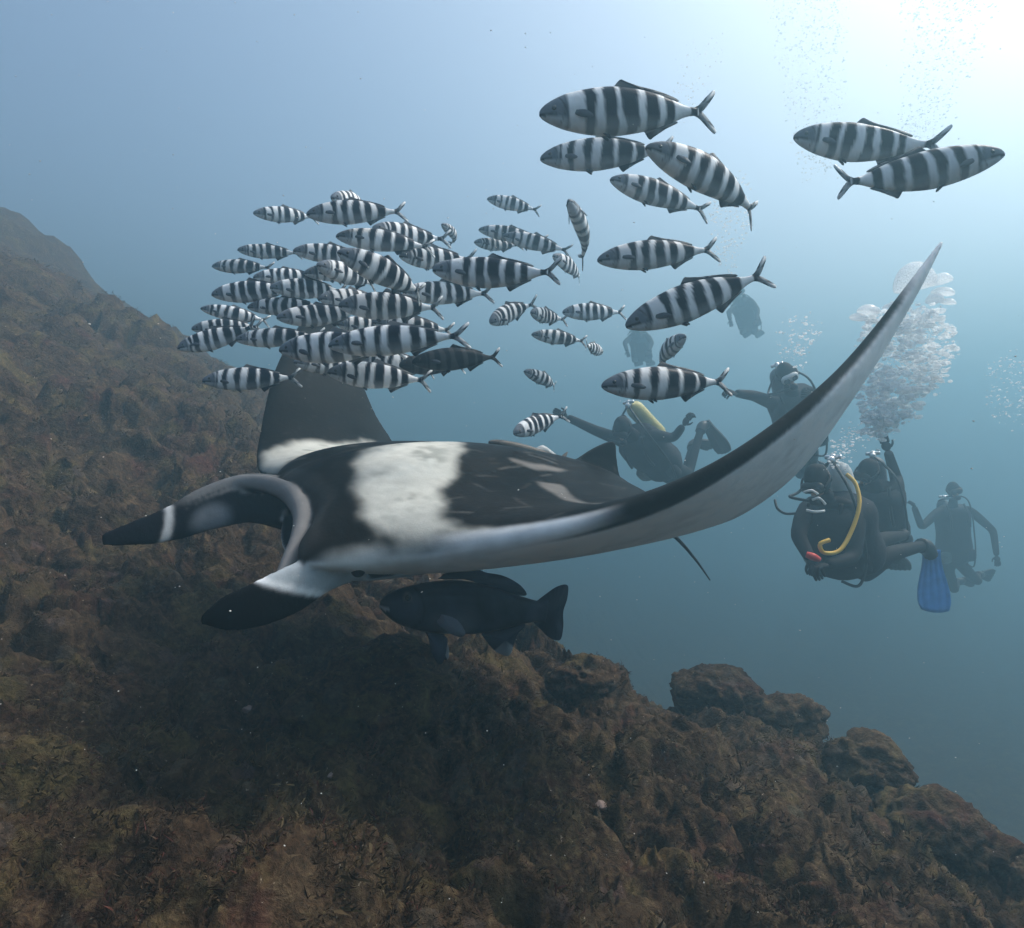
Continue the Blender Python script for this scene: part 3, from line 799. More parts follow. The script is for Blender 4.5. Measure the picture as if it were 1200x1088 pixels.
def make_mesh(name, V, F, col, mat):
    me = bpy.data.meshes.new(name)
    me.from_pydata([tuple(map(float, v)) for v in V], [], F)
    me.polygons.foreach_set('use_smooth', np.ones(len(me.polygons), dtype=bool))
    ca = me.color_attributes.new('tint', 'FLOAT_COLOR', 'POINT')
    c = np.ones((len(V), 4), dtype=np.float32); c[:, :3] = col
    ca.data.foreach_set('color', c.ravel())
    me.materials.append(mat); me.update()
    bm = bmesh.new(); bm.from_mesh(me); bmesh.ops.recalc_face_normals(bm, faces=bm.faces); bm.to_mesh(me); bm.free()
    return me
BENDS = [-0.8, -0.4, 0.12, 0.45, 0.9]
PILOT_MESH = {}
for bi, bd in enumerate(BENDS):
    for sd in range(4 if abs(bd) < .5 else 2):
        V_, F_, c_ = fish_body(PP, PW, bd, PF, pilot_colour, seed=bi * 3 + sd)
        PILOT_MESH[(bi, sd)] = make_mesh('body', V_, F_, c_, PILOT)
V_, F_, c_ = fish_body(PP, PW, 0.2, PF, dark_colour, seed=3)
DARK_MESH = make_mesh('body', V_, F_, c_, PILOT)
_bm = bmesh.new(); bmesh.ops.create_uvsphere(_bm, u_segments=14, v_segments=10, radius=0.0150)
EYE_MESH = bpy.data.meshes.new('eye'); _bm.to_mesh(EYE_MESH); _bm.free(); EYE_MESH.materials.append(EYEM)
EYE_MESH.polygons.foreach_set('use_smooth', np.ones(len(EYE_MESH.polygons), dtype=bool))
_v, _f = plate([(0, .012), (.05, .022), (.095, .006), (.085, -.010), (.04, -.016), (0, -.010)], 0, .0025)
PECT_MESH = make_mesh('pectoral_fin', _v, _f, np.tile([.10, .11, .13], (len(_v), 1)), PILOT)

def place_fish(root, nose, tail, L, roll=0.0):
    """root local: head towards -x, back +z, unit length; laid from nose to tail"""
    ax = (tail - nose).normalized()
    up = Vector((0, 0, 1)); side = up.cross(ax).normalized(); up2 = ax.cross(side).normalized()
    R = Matrix((ax, side, up2)).transposed()
    R = R @ Matrix.Rotation(rad(roll), 3, 'X')
    root.rotation_euler = R.to_euler(); root.location = (nose + tail) / 2; root.scale = (L, L, L)
def lay(nx, ny, tx, ty, d, L, s=1):
    """ends of a fish of length L whose middle is d metres ahead; s=+1 tail farther, -1 head farther"""
    flat = math.hypot(tx - nx, ty - ny) / FPX * d
    dy = math.sqrt(max(0.0, L * L - flat * flat)) * 0.5 * s
    return at(nx, ny, d - dy), at(tx, ty, d + dy)
SCHOOL = 'pilot fish schooling above the manta ray'
def pilot(nx, ny, tx, ty, d, L, label, s=1, bend=2, roll=0, detail=True, mesh=None, var=0):
    n, t = lay(nx, ny, tx, ty, d, L, s)
    r = empty('pilot_fish')
    place_fish(r, n, t, max(L, (t - n).length) if s else L, roll)
    FR = random.Random(int(nx * 7 + ny * 131)); r.scale = (r.scale[0], r.scale[1] * FR.uniform(.9, 1.15), r.scale[2] * FR.uniform(.90, 1.10))
    if not roll: r.rotation_euler.rotate_axis('X', rad(FR.uniform(-9, 9)))
    tag(r, label, 'fish', SCHOOL)
    me = mesh or PILOT_MESH[(bend, var if (bend, var) in PILOT_MESH else 0)]
    o = bpy.data.objects.new('body', me); COL.objects.link(o); o.parent = r
    if detail:
        for sg in (1, -1):
            e = bpy.data.objects.new('eye', EYE_MESH); COL.objects.link(e); e.parent = r; e.location = (-0.5 + .075, sg * .034, .012)
            p = bpy.data.objects.new('pectoral_fin', PECT_MESH); COL.objects.link(p); p.parent = r
            p.location = (-0.5 + .185, sg * .064, -.018); p.rotation_euler = (0, rad(18), sg * rad(22))
    return r

TOP = 'striped pilot fish '
fish_list = [
 (632,133, 838,128,1.92,.50,'large banded pilot fish swimming highest, above three others in the upper cluster',1,2,0,0),
 (633,186, 788,174,2.45,.46,'banded pilot fish tucked under the belly of the highest swimming one',1,2,0,1),
 (757,172, 911,242,2.10,.47,'banded pilot fish slanting downwards to its tail beside a bubble trail',1,3,0,2),
 (715,210, 832,246,2.75,.43,'greyish banded pilot fish with faded stripes under the slanting one',1,2,0,1),
 (930,160,1096,178,2.30,.47,'banded pilot fish with raised dorsal fin paired with one swimming the other way',1,1,0,2),
 (1158,184, 990,222,2.05,.46,'banded pilot fish heading opposite to all the others, mouth ajar',1,3,0,0),
 (700,305, 842,290,2.50,.45,'boldly banded pilot fish level in open water between school and upper cluster',1,2,0,1),
 (733,382, 903,318,2.20,.50,'boldly banded pilot fish tilted nose down in open water, tail high',1,2,0,0),
 (705,452, 858,446,2.45,.49,'boldly banded pilot fish level just above the swimming diver',1,2,0,2),
 (571,233, 632,246,4.60,.36,'small banded pilot fish alone at the top edge of the loose group',1,2,0,0),
 (668,238, 699,298,3.10,.42,'pilot fish turning head on with its tail hanging below',1,3,-20,0),
 (519,264, 546,284,4.40,.30,'tiny pale pilot fish curled in a turn above the school',1,4,0,0),
 (590,276, 668,294,4.00,.40,'banded pilot fish overlapping two smaller ones in the loose group',1,2,0,1),
 (556,284, 606,291,4.60,.36,'dark headed small pilot fish half behind another in the loose group',1,1,0,0),
 (561,269, 640,281,4.50,.38,'pale pilot fish mostly hidden behind its neighbour in the loose group',1,2,0,2),
 (507,316, 656,326,2.55,.46,'large banded pilot fish leading out of the dense school with fanned tail',1,1,0,0),
 (648,300, 690,325,4.00,.36,'small pilot fish behind the fanned tail of a larger one',1,3,0,0),
 (574,378, 617,356,3.90,.38,'pilot fish with grey head and crowded stripes facing the camera diver',1,1,0,0),
 (659,366, 733,365,4.00,.38,'neatly banded small pilot fish between the loose group and a tilted large one',1,2,0,1),
 (622,366, 655,375,4.00,.36,'dark plain looking pilot fish seen almost head on',1,1,0,0),
 (623,392, 688,400,4.20,.38,'dark headed banded pilot fish just under a plain dark one',1,2,0,2),
 (706,413, 684,404,4.20,.30,'tiny pilot fish seen from behind, tail towards the school',-1,2,0,0),
 (614,435, 661,454,4.20,.36,'small dark pilot fish alone below the loose group',1,3,0,0),
 (602,508, 652,487,3.50,.40,'pilot fish diving nose down towards the manta ray back',1,1,0,0),
 (801,396, 762,425,3.50,.38,'banded pilot fish turned away behind the level one above the diver',1,1,0,0),
 (302,250, 368,254,4.20,.40,'striped pilot fish at the upper front of the dense school',1,2,0,0),
 (362,251, 472,246,3.00,.43,'striped pilot fish along the top edge of the dense school',1,2,0,1),
 (390,232, 440,241,3.35,.38,'pilot fish peeking over the back of another at the top of the school',1,3,0,0),
 (397,277, 505,288,3.10,.44,'muted striped pilot fish near the top of the dense school',1,2,0,2),
 (440,268, 514,284,3.35,.42,'striped pilot fish half hidden at the upper rear of the school',1,1,0,0),
 (348,294, 432,302,3.50,.40,'slim striped pilot fish ahead of a silvery faced one',1,2,0,1),
 (283,293, 348,298,4.30,.38,'small striped pilot fish in front of the school with arched back',1,1,0,1),
 (249,312, 318,313,4.40,.38,'small faded pilot fish at the leading edge of the school',1,2,0,2),
 (403,298, 502,342,2.70,.43,'silvery faced pilot fish slanting across the middle of the dense school',1,3,8,0),
 (376,312, 440,332,3.00,.40,'grey pilot fish behind the silvery faced one',1,2,0,0),
 (250,345, 345,338,3.50,.42,'striped pilot fish with pointed nose in the leading part of the school',1,2,0,1),
 (322,337, 402,341,3.55,.40,'dark striped pilot fish following the pointed nosed one',1,2,0,0),
 (290,360, 382,358,3.50,.40,'bluish striped pilot fish overlapped by others in mid school',1,2,0,2),
 (239,362, 312,374,4.00,.38,'striped pilot fish with drooping tail at the front of the school',1,3,0,0),
 (212,407, 300,386,3.60,.42,'bluish pilot fish with head lowest at the very front of the school',1,1,0,2),
 (230,385, 302,383,3.95,.38,'faded pilot fish just behind the lowered head of another',1,2,0,0),
 (278,398, 376,393,3.40,.42,'dark striped pilot fish in front of the manta ray raised far wing tip',1,2,0,1),
 (243,446, 345,442,3.30,.44,'striped pilot fish swimming lowest of the school beside the raised far wing',1,2,0,0),
 (327,410, 470,404,2.75,.48,'striped pilot fish overlapping the raised far wing',1,2,0,2),
 (385,405, 546,391,2.50,.50,'largest boldest striped pilot fish at the lower middle of the dense school',1,2,0,1),
 (387,436, 501,446,2.90,.43,'striped pilot fish directly under the boldest striped one',1,2,0,0),
 (400,358, 515,360,2.90,.44,'striped pilot fish in the crowded centre of the school',1,2,0,1),
 (378,350, 452,352,3.40,.40,'bluish pilot fish hidden deep in the crowded centre of the school',1,2,0,2),
 (474,342, 568,346,3.10,.43,'pale striped pilot fish at the rear centre of the school',1,1,0,2),
 (398,380, 470,384,3.60,.38,'small tightly striped pilot fish over the boldest one',1,3,0,0),
 (440,378, 530,387,3.30,.42,'faded pilot fish behind the boldest one at the rear of the school',1,2,0,0),
 (330,372, 420,368,3.20,.42,'dusky striped pilot fish wedged between mid school and the raised far wing tip',1,1,0,0),
 (360,320, 436,318,3.60,.38,'small dusky pilot fish deep behind the silvery faced one',1,2,0,1),
 (300,325, 372,322,3.80,.36,'small bluish pilot fish behind the slim one ahead of the silvery face',1,2,0,2),
 (420,420, 515,432,3.10,.42,'dusky pilot fish half covered by the boldest striped one',1,3,0,1),
 (470,300, 548,306,3.30,.40,'grey pilot fish between the muted one and the fish leading out of the school',1,1,0,2),
 (350,425, 430,432,3.05,.38,'small striped pilot fish low against the raised far wing',1,2,0,3),
 (508,314, 602,322,3.15,.42,'faint pilot fish overlapped by the one leading out of the school',1,2,0,1),
]
for i, (a_, b_, c_, d_, e_, f_, lab, s_, bd, rl, vr) in enumerate(fish_list):
    pilot(a_, b_, c_, d_, e_, f_, lab, s_, bd, rl, True, None, (vr + i) % 4)
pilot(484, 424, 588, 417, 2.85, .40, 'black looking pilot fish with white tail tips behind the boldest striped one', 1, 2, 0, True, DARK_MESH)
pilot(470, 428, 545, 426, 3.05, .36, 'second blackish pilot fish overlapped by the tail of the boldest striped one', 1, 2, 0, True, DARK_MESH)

# the dark heavy fish below the manta ray
GP = [(0, -.010, -.040), (.03, .025, -.070), (.10, .062, -.110), (.22, .100, -.135), (.36, .122, -.138), (.50, .115, -.128), (.64, .086, -.098),
      (.74, .065, -.072), (.82, .052, -.058), (.88, .060, -.066)]
GW = [(0, .012), (.03, .045), (.10, .078), (.22, .100), (.36, .105), (.50, .092), (.64, .062), (.74, .040), (.82, .026), (.88, .012)]
GF = [([(.26, .120), (.34, .190), (.42, .195), (.50, .175), (.60, .165), (.70, .125), (.74, .075), (.60, .085), (.40, .130)], 0, .006),
      ([(.52, -.130), (.60, -.205), (.67, -.235), (.70, -.220), (.72, -.130), (.76, -.070), (.62, -.090)], 0, .006),
      ([(.80, .040), (.86, .085), (.93, .130), (1.0, .140), (1.01, .07), (.995, 0), (1.01, -.08), (1.0, -.150), (.93, -.140), (.86, -.095), (.80, -.045)], 0, .006),
      ([(.24, -.140), (.30, -.22), (.36, -.275), (.385, -.265), (.37, -.20), (.33, -.145)], .045, .005),
      ([(.24, -.140), (.27, -.22), (.31, -.275), (.335, -.265), (.34, -.20), (.33, -.145)], -.045, .005)]
def grouper_colour(V, part, seed):
    x, y, z = V.T; n = fbm(V * 6 + 2, 4)
    c = np.tile([.016, .020, .030], (len(V), 1)) * (1 + .8 * n[:, None] + .35 * fbm(V * 28, 3)[:, None])
    ray = np.where(part > 0, .5 + .5 * np.sin(x * 330), 0); c = c * (1 + .5 * ray[:, None])
    g_ = smoothstep(.010, .003, np.abs(np.hypot((x - .06) * 1.0, z + .03) - .135)) * (x > .1) * (part == 0); c = c * (1 - .7 * g_[:, None])
    pale = smoothstep(.16, .05, np.hypot((x - .34) * 1.0, (z + .10) * 1.4) + .05 * n) * (part == 0)
    c = c * (1 - .5 * pale[:, None]) + np.array([.13, .14, .15]) * .5 * pale[:, None]
    mouth = (np.abs(z + .035 + .25 * x) < .006) & (x < .13) & (part == 0)
    c = np.where(mouth[:, None], np.array([.22, .23, .24]), c)
    eye = smoothstep(.026, .018, np.hypot(x - .115, z - .028)) * (part == 0); c = c * (1 - eye[:, None]) + np.array([.075, .075, .07]) * eye[:, None]
    edge = ((part == 4) & (x > .345 + (-.14 - z) * .25)) | ((part == 2) & (z < -.19) & (x > .60))
    return np.where(edge[:, None], np.array([.26, .27, .28]), np.clip(c, 0, 1))
DARKSKIN = fish_mat('dark_fish_skin', 0.42, 0.08)
V_, F_, c_ = fish_body(GP, GW, 0.25, GF, grouper_colour, seed=1)
gm = make_mesh('body', V_, F_, c_, DARKSKIN)
groot = empty('dark_fish')
n_, t_ = lay(446, 702, 672, 722, 2.62, .78, 1)
place_fish(groot, n_, t_, (t_ - n_).length, 0)
tag(groot, 'stout blackish fish with fan tail sheltering under the manta ray belly', 'fish')
o = bpy.data.objects.new('body', gm); COL.objects.link(o); o.parent = groot
for sg in (1, -1):
    e = bpy.data.objects.new('eye', EYE_MESH); COL.objects.link(e); e.parent = groot; e.location = (-0.5 + .115, sg * .074, .028); e.scale = (.9, .9, .9)
    p = bpy.data.objects.new('pectoral_fin', PECT_MESH); COL.objects.link(p); p.parent = groot
    p.location = (-0.5 + .27, sg * .098, -.05); p.rotation_euler = (0, rad(25), sg * rad(20)); p.scale = (1.5, 1.5, 1.9)

# remora riding over the back of the manta ray
RP = [(0, .012, -.018), (.05, .035, -.035), (.15, .052, -.052), (.35, .060, -.062), (.55, .052, -.055), (.75, .034, -.036), (.88, .018, -.018), (.93, .016, -.016)]
RW = [(0, .020), (.05, .045), (.15, .060), (.35, .058), (.55, .048), (.75, .030), (.88, .014), (.93, .006)]
RF = [([(.55, .045), (.62, .095), (.70, .085), (.84, .035), (.86, .015), (.70, .030)], 0, .004), ([(.55, -.045), (.62, -.090), (.70, -.080), (.84, -.035), (.86, -.015), (.70, -.030)], 0, .004),
      ([(.90, .012), (.96, .07), (1.01, .10), (1.0, .04), (.975, 0), (1.0, -.04), (1.01, -.10), (.96, -.07), (.90, -.012)], 0, .004)]
def remora_colour(V, part, seed):
    n = fbm(V * 8, 3); c = np.tile([.12, .105, .09], (len(V), 1)) * (1 + .3 * n[:, None])
    c = np.where((part == 1)[:, None], np.array([.62, .63, .62]), c)
    return np.clip(c, 0, 1)
V_, F_, c_ = fish_body(RP, RW, 0.3, RF, remora_colour, seed=2)
rmesh = make_mesh('body', V_, F_, c_, DARKSKIN)
rr = empty('remora'); n_, t_ = lay(573, 518, 670, 540, 3.74, .50, 1)
place_fish(rr, n_, t_, (t_ - n_).length, 0)
tag(rr, 'brownish slender remora with a pale fin lying over the manta ray back', 'fish')
o = bpy.data.objects.new('body', rmesh); COL.objects.link(o); o.parent = rr
for sg in (1, -1):
    e = bpy.data.objects.new('eye', EYE_MESH); COL.objects.link(e); e.parent = rr; e.location = (-0.5 + .09, sg * .046, .008); e.scale = (.6, .6, .6)
# ------------------------------------------------------------------ scuba divers
SUIT = plain_mat('neoprene', (0.014, 0.015, 0.018), 0.75, 0.12, 0.3, 14, 0.3)
VEST = plain_mat('vest_nylon', (0.020, 0.021, 0.026), 0.8, 0.15, 0.4, 25, 0.5)
FACE = plain_mat('face_skin', (0.34, 0.22, 0.16), 0.6, 0.2, 0.1, 20)
RUBBER = plain_mat('black_rubber', (0.010, 0.010, 0.011), 0.5, 0.3)
LENS = plain_mat('mask_lens', (0.05, 0.06, 0.07), 0.05, 0.6, 0.05)
CHROME = plain_mat('valve_chrome', (0.75, 0.75, 0.74), 0.2, 0.8, 0.05)
CHROME.node_tree.nodes['Principled BSDF'].inputs['Metallic'].default_value = 0.6
YELLOW = plain_mat('yellow_hose', (0.75, 0.45, 0.05), 0.5, 0.3, 0.1)
RED = plain_mat('red_handle', (0.70, 0.05, 0.03), 0.5, 0.3, 0.1)
WHITEM = plain_mat('white_rim_and_glint', (0.75, 0.76, 0.74), 0.5, 0.3, 0.1)  # white mask rim, and the arcs added as glints
TEALM = plain_mat('grey_green_pocket', (0.16, 0.20, 0.19), 0.8, 0.1, 0.4, 30)

def merge(list_vf):
    V = []; F = []; M = []
    for v, f, mi in list_vf:
        o = len(V); V += [tuple(map(float, q)) for q in v]; F += [tuple(int(i) + o for i in q) for q in f]; M += [mi] * len(f)
    return V, F, M
def ell(c, axes, r, nu=18, nv=12, pw=1.0):
    """ellipsoid with rows of axes as directions; pw < 1 makes it boxier"""
    A = np.array(axes, float); c = np.array(c, float); V = []; F = []
    sg = lambda t: math.copysign(abs(t) ** pw, t)
    for i in range(nv + 1):
        th = math.pi * i / nv
        for j in range(nu):
            ph = 2 * math.pi * j / nu
            l = np.array([sg(math.sin(th)) * sg(math.cos(ph)) * r[0], sg(math.sin(th)) * sg(math.sin(ph)) * r[1], sg(math.cos(th)) * r[2]])
            V.append(c + l @ A)
    for i in range(nv):
        for j in range(nu):
            F.append((i * nu + j, i * nu + (j + 1) % nu, (i + 1) * nu + (j + 1) % nu, (i + 1) * nu + j))
    return V, F
def tube(path, r, n=30, m=8):
    path = [tuple(p) for p in path]
    rr = r if isinstance(r, (list, tuple)) else [r] * len(path)
    d = np.array(path[-1]) - np.array(path[0]); ref = (0.3, 0.2, 1) if abs(d[2]) < abs(d[0]) + abs(d[1]) else (1, 0.3, 0.1)
    v, f, _ = ribbon(path, rr, rr, [ref] * len(path), n, m)
    return v, f
def frame_of(up, front):
    u = np.array(up, float); u /= np.linalg.norm(u); f = np.array(front, float)
    f -= u * (f @ u); f /= np.linalg.norm(f); s = np.cross(u, f)
    return s, f, u                                   # wearer's left, front, up
def hand(wrist, direction, palm_n, size=1.0):
    d = np.array(direction, float); d /= np.linalg.norm(d); n = np.array(palm_n, float); n -= d * (n @ d); n /= np.linalg.norm(n); s = np.cross(n, d)
    out = []; w = np.array(wrist, float)
    out.append((*ell(w + d * .045 * size, (s, n, d), (.040 * size, .018 * size, .052 * size), 12, 8), 0))
    for k, (o, ln) in enumerate(((-.030, .060), (-.010, .075), (.010, .078), (.029, .068))):
        b = w + d * .085 * size + s * o * size
        out.append((*tube([b, b + d * ln * .5 * size + n * .006, b + d * ln * .70 * size + n * .032 * size, b + d * ln * .60 * size + n * .055 * size], [.0115 * size, .011 * size, .010 * size, .008 * size], 10, 6), 0))
    b = w + d * .030 * size + s * .034 * size
    out.append((*tube([b, b + s * .022 * size + d * .026 * size + n * .008, b + s * .026 * size + d * .055 * size + n * .020], [.012 * size, .010 * size, .007 * size], 8, 6), 0))
    return out

def skin_body(J, R, edges, root):
    names = list(J); me = bpy.data.meshes.new('skin')
    me.from_pydata([tuple(J[k]) for k in names], [(names.index(a), names.index(b)) for a, b in edges], [])
    o = bpy.data.objects.new('skin', me); COL.objects.link(o)
    md = o.modifiers.new('s', 'SKIN'); md.use_smooth_shade = True; md.branch_smoothing = 0.4
    for i, k in enumerate(names):
        sv = me.skin_vertices[0].data[i]; sv.radius = R[k] if isinstance(R[k], tuple) else (R[k], R[k]); sv.use_root = (k == root)
    ss = o.modifiers.new('d', 'SUBSURF'); ss.levels = 2; ss.render_levels = 2
    dg = bpy.context.evaluated_depsgraph_get(); ev = bpy.data.meshes.new_from_object(o.evaluated_get(dg))
    V = [tuple(v.co) for v in ev.vertices]; F = [tuple(p.vertices) for p in ev.polygons]
    bpy.data.objects.remove(o); bpy.data.meshes.remove(me); bpy.data.meshes.remove(ev)
    return V, F
def multi_obj(name, lst, mats, parent, smooth=True):
    V, F, M = merge(lst)
    o = mesh_obj(name, V, F, None, parent, smooth)
    for m in mats: o.data.materials.append(m)
    o.data.polygons.foreach_set('material_index', np.array(M, dtype=np.int32))
    return o

def diver(J, front, look, label, tank_col, fin_col, hose_mats=(RUBBER, RUBBER), detail=True, fins=True, tank_len=.60, mask_mat=RUBBER, bulk=1.0):
    J = {k: Vector(v) for k, v in J.items()}
    up = (J['neck'] - J['pelvis']).normalized()
    s, f, u = frame_of(up, front)
    for side, sg in (('l', 1), ('r', -1)):
        if 'shoulder_' + side not in J:
            J['shoulder_' + side] = J['neck'] - Vector(u) * .09 + Vector(s) * .19 * sg
        J['hip_' + side] = J['pelvis'] - Vector(u) * .05 + Vector(s) * .10 * sg
        d_ = (J['ankle_' + side] - J['knee_' + side]).normalized()
        J['toe_' + side] = J['ankle_' + side] + (d_ * .6 + Vector(f) * .25).normalized() * .15
    J['belly'] = (J['pelvis'] * .55 + J['chest'] * .45)
    R = dict(pelvis=(.155, .13), belly=(.15, .13), chest=(.175, .14), neck=(.065, .065), throat=(.06, .06))
    J['throat'] = J['neck'].lerp(J['head'], .45)
    E = [('pelvis', 'belly'), ('belly', 'chest'), ('chest', 'neck'), ('neck', 'throat')]
    for side in 'lr':
        R.update({f'shoulder_{side}': .078, f'elbow_{side}': .056, f'wrist_{side}': .040, f'hip_{side}': .105, f'knee_{side}': .068, f'ankle_{side}': .046, f'toe_{side}': .038})
        E += [('chest', f'shoulder_{side}'), (f'shoulder_{side}', f'elbow_{side}'), (f'elbow_{side}', f'wrist_{side}'),
              ('pelvis', f'hip_{side}'), (f'hip_{side}', f'knee_{side}'), (f'knee_{side}', f'ankle_{side}'), (f'ankle_{side}', f'toe_{side}')]
    J2 = {k: J[k] for k in R}
    bv, bf = skin_body(J2, R, E, 'pelvis')
    parts = [(bv, bf, 0)]
    # hooded head with a face
    hu = (J['head'] - J['neck']).normalized(); hs, hf, hu = frame_of(hu, look)
    H = np.array(J['head'])
    parts.append((*ell(H, (hs, hf, hu), (.085, .105, .125), 20, 14), 0))
    parts.append((*ell(H + hf * .030 - hu * .012, (hs, hf, hu), (.066, .083, .092), 18, 12), 1))
    parts.append((*tube([H + hf * .10 + hu * .02, H + hf * .128 - hu * .02, H + hf * .105 - hu * .035], [.012, .018, .010], 8, 8), 1))
    for sg in (1, -1):
        parts.append((*ell(H + hs * .082 * sg - hf * .01, (hs, hf, hu), (.016, .028, .036), 8, 6), 0))
        parts.append((*ell(H + hs * .030 * sg + hf * .098 + hu * .022, (hs, hf, hu), (.013, .010, .009), 8, 6), 0))
    parts.append((*ell(H + hf * .103 - hu * .060, (hs, hf, hu), (.028, .012, .010), 8, 6), 1))
    for side, sg in (('l', 1), ('r', -1)):
        d_ = J['wrist_' + side] - J['elbow_' + side]
        parts += hand(J['wrist_' + side], d_, -np.array(f) * .3 - np.array(u) + np.array(s) * .1 * sg)
    root = empty('person', J['pelvis'])
    tag(root, label, 'diver', 'scuba divers watching the manta ray')
    inv = -np.array(J['pelvis'])
    def loc(l): return [(np.array(v) + inv, f_, m_) for v, f_, m_ in l]
    multi_obj('body', loc(parts), [SUIT, FACE], root)
    # buoyancy vest: rings round the torso, open at the neck
    P0 = np.array(J['pelvis']) + np.array(u) * .02; P1 = np.array(J['neck']) - np.array(u) * .055
    V = []; F = []; n = 28; rings = 12
    for i in range(rings):
        t = i / (rings - 1); c = P0 + (P1 - P0) * t
        w = .200 + .035 * math.sin(t * math.pi) + .02 * math.sin(t * 9); dp = .175 + .035 * math.sin(t * math.pi * .9) + .012 * math.sin(t * 11 + 1)
        w *= bulk; dp *= bulk
        if i in (0, rings - 1): w *= .84; dp *= .84
        for j in range(n):
            a = 2 * math.pi * j / n; q = 1 + .05 * math.sin(5 * a + t * 3)
            V.append(c + s * w * q * math.copysign(abs(math.cos(a)) ** .8, math.cos(a)) + f * dp * q * math.copysign(abs(math.sin(a)) ** .8, math.sin(a)))
    for i in range(rings - 1):
        for j in range(n): F.append((i * n + j, i * n + (j + 1) % n, (i + 1) * n + (j + 1) % n, (i + 1) * n + j))
    F += [tuple(range(n - 1, -1, -1)), tuple((rings - 1) * n + j for j in range(n))]
    vest = multi_obj('vest', loc([(V, F, 0)]), [VEST], root)
    mid = P0 + (P1 - P0) * .45
    for sg in (1, -1):
        multi_obj('pocket', loc([(*ell(P0 + u * .14 + s * .17 * sg + f * .13, (s, f, u), (.075, .055, .095), 14, 10, .6), 0)]), [TEALM if sg < 0 else VEST], vest)
        multi_obj('strap', loc([(*tube([P1 + s * .12 * sg + f * .06 + u * .05, P1 + s * .12 * sg + f * .19 - u * .10, P1 + s * .13 * sg + f * .225 - u * .26], .014, 16, 6), 0)]), [RUBBER], vest)
    # tank
    B = np.array(J['chest']) - f * .30 + u * .02
    tp = [(-.5, .02), (-.5, .085), (-.47, .092), (.36, .092), (.42, .082), (.47, .055), (.50, .03), (.52, .022)]
    V = []; F = []; n = 24
    for (h, r_) in tp:
        for j in range(n):
            a = 2 * math.pi * j / n; V.append(B + u * h * tank_len + s * r_ * math.cos(a) + f * r_ * math.sin(a))
    for i in range(len(tp) - 1):
        for j in range(n): F.append((i * n + j, i * n + (j + 1) % n, (i + 1) * n + (j + 1) % n, (i + 1) * n + j))
    F += [tuple(range(n - 1, -1, -1)), tuple((len(tp) - 1) * n + j for j in range(n))]
    tank = multi_obj('tank', loc([(V, F, 0)]), [tank_col], root)
    vt = B + u * .54 * tank_len
    multi_obj('valve', loc([(*tube([vt - u * .02, vt + u * .05], .020, 6, 10), 0), (*tube([vt + u * .03 - s * .06, vt + u * .03 + s * .06], .017, 8, 10), 0), (*ell(vt + u * .03 + f * .04, (s, f, u), (.03, .035, .03), 12, 8), 0)]), [CHROME], tank)
    # mask and regulator
    mv = []
    MC = H + hf * .100 + hu * .022
    mv.append((*ell(MC, (hs, hf, hu), (.082, .030, .046), 20, 10, .65), 0))
    mk = multi_obj('mask', loc(mv), [mask_mat], root)
    for sg in (1, -1):
        multi_obj('lens', loc([(*ell(MC + hs * .037 * sg + hf * .020, (hs, hf, hu), (.030, .014, .032), 14, 8, .7), 0)]), [LENS], mk)
    multi_obj('strap', loc([(*tube([MC + hs * .08, H + hs * .092 + hu * .02, H - hf * .110 + hu * .03, H - hs * .092 + hu * .02, MC - hs * .08], .009, 24, 6), 0)]), [RUBBER], mk)
    RG = H + hf * .150 - hu * .058
    reg = multi_obj('regulator', loc([(*ell(RG, (hs, hf, hu), (.040, .030, .036), 16, 10, .8), 0), (*tube([RG - hf * .05, RG], .016, 6, 8), 0)]), [RUBBER], root)
    NK = np.array(J['neck'])
    multi_obj('hose', loc([(*tube([vt + u * .03 + f * .04, NK - s * .20 + u * .05 - f * .02, H - hs * .20 + hf * .10 - hu * .07, RG - hs * .04], .011, 40, 7), 0)]), [hose_mats[0]], root)
    multi_obj('hose', loc([(*tube([vt + u * .03 + f * .04, NK + s * .19 + u * .04 + f * .02, mid + s * .23 + f * .14, P0 + s * .17 + f * .24 + u * .02, P0 + s * .06 + f * .27 + u * .06], .011, 40, 7), 0)]), [hose_mats[1]], root)
    # fins
    if fins:
        for side in 'lr':
            A = np.array(J['ankle_' + side]); T = np.array(J.get('fintip_' + side, J['toe_' + side] + (J['toe_' + side] - J['ankle_' + side]) * 3))
            T0 = np.array(J['toe_' + side]); d = T - T0; ln = np.linalg.norm(d); d /= ln
            kn = np.array(J['knee_' + side]); w_ = np.cross(d, A - kn); 
            if np.linalg.norm(w_) < 1e-4: w_ = np.array(s)
            if 'finside_' + side in J: w_ = np.array(J['finside_' + side])
            w_ -= d * (w_ @ d); w_ /= np.linalg.norm(w_); nn = np.cross(d, w_)
            V = []; F = []; ni, nj = 16, 13
            for sd in (1, -1):
                for i in range(ni):
                    t = i / (ni - 1); wd = .062 + .052 * smoothstep(.1, .8, np.array(t)) - .020 * smoothstep(.88, 1., np.array(t))
                    for j in range(nj):
                        e = -1 + 2 * j / (nj - 1); rib = .010 * (abs(math.cos(e * math.pi * 2)) ** 6) * (1 - .5 * t)
                        V.append(T0 + d * (t * ln - .02 * e * e * t) + w_ * wd * e + nn * (sd * (.006 + 1.6 * rib) + .05 * t * t))
            S = ni * nj
            for i in range(ni - 1):
                for j in range(nj - 1):
                    q = (i * nj + j, i * nj + j + 1, (i + 1) * nj + j + 1, (i + 1) * nj + j); F += [q, tuple(x + S for x in q[::-1])]
            rim = [j for j in range(nj)] + [i * nj + nj - 1 for i in range(1, ni)] + [(ni - 1) * nj + j for j in range(nj - 2, -1, -1)] + [i * nj for i in range(ni - 2, 0, -1)]
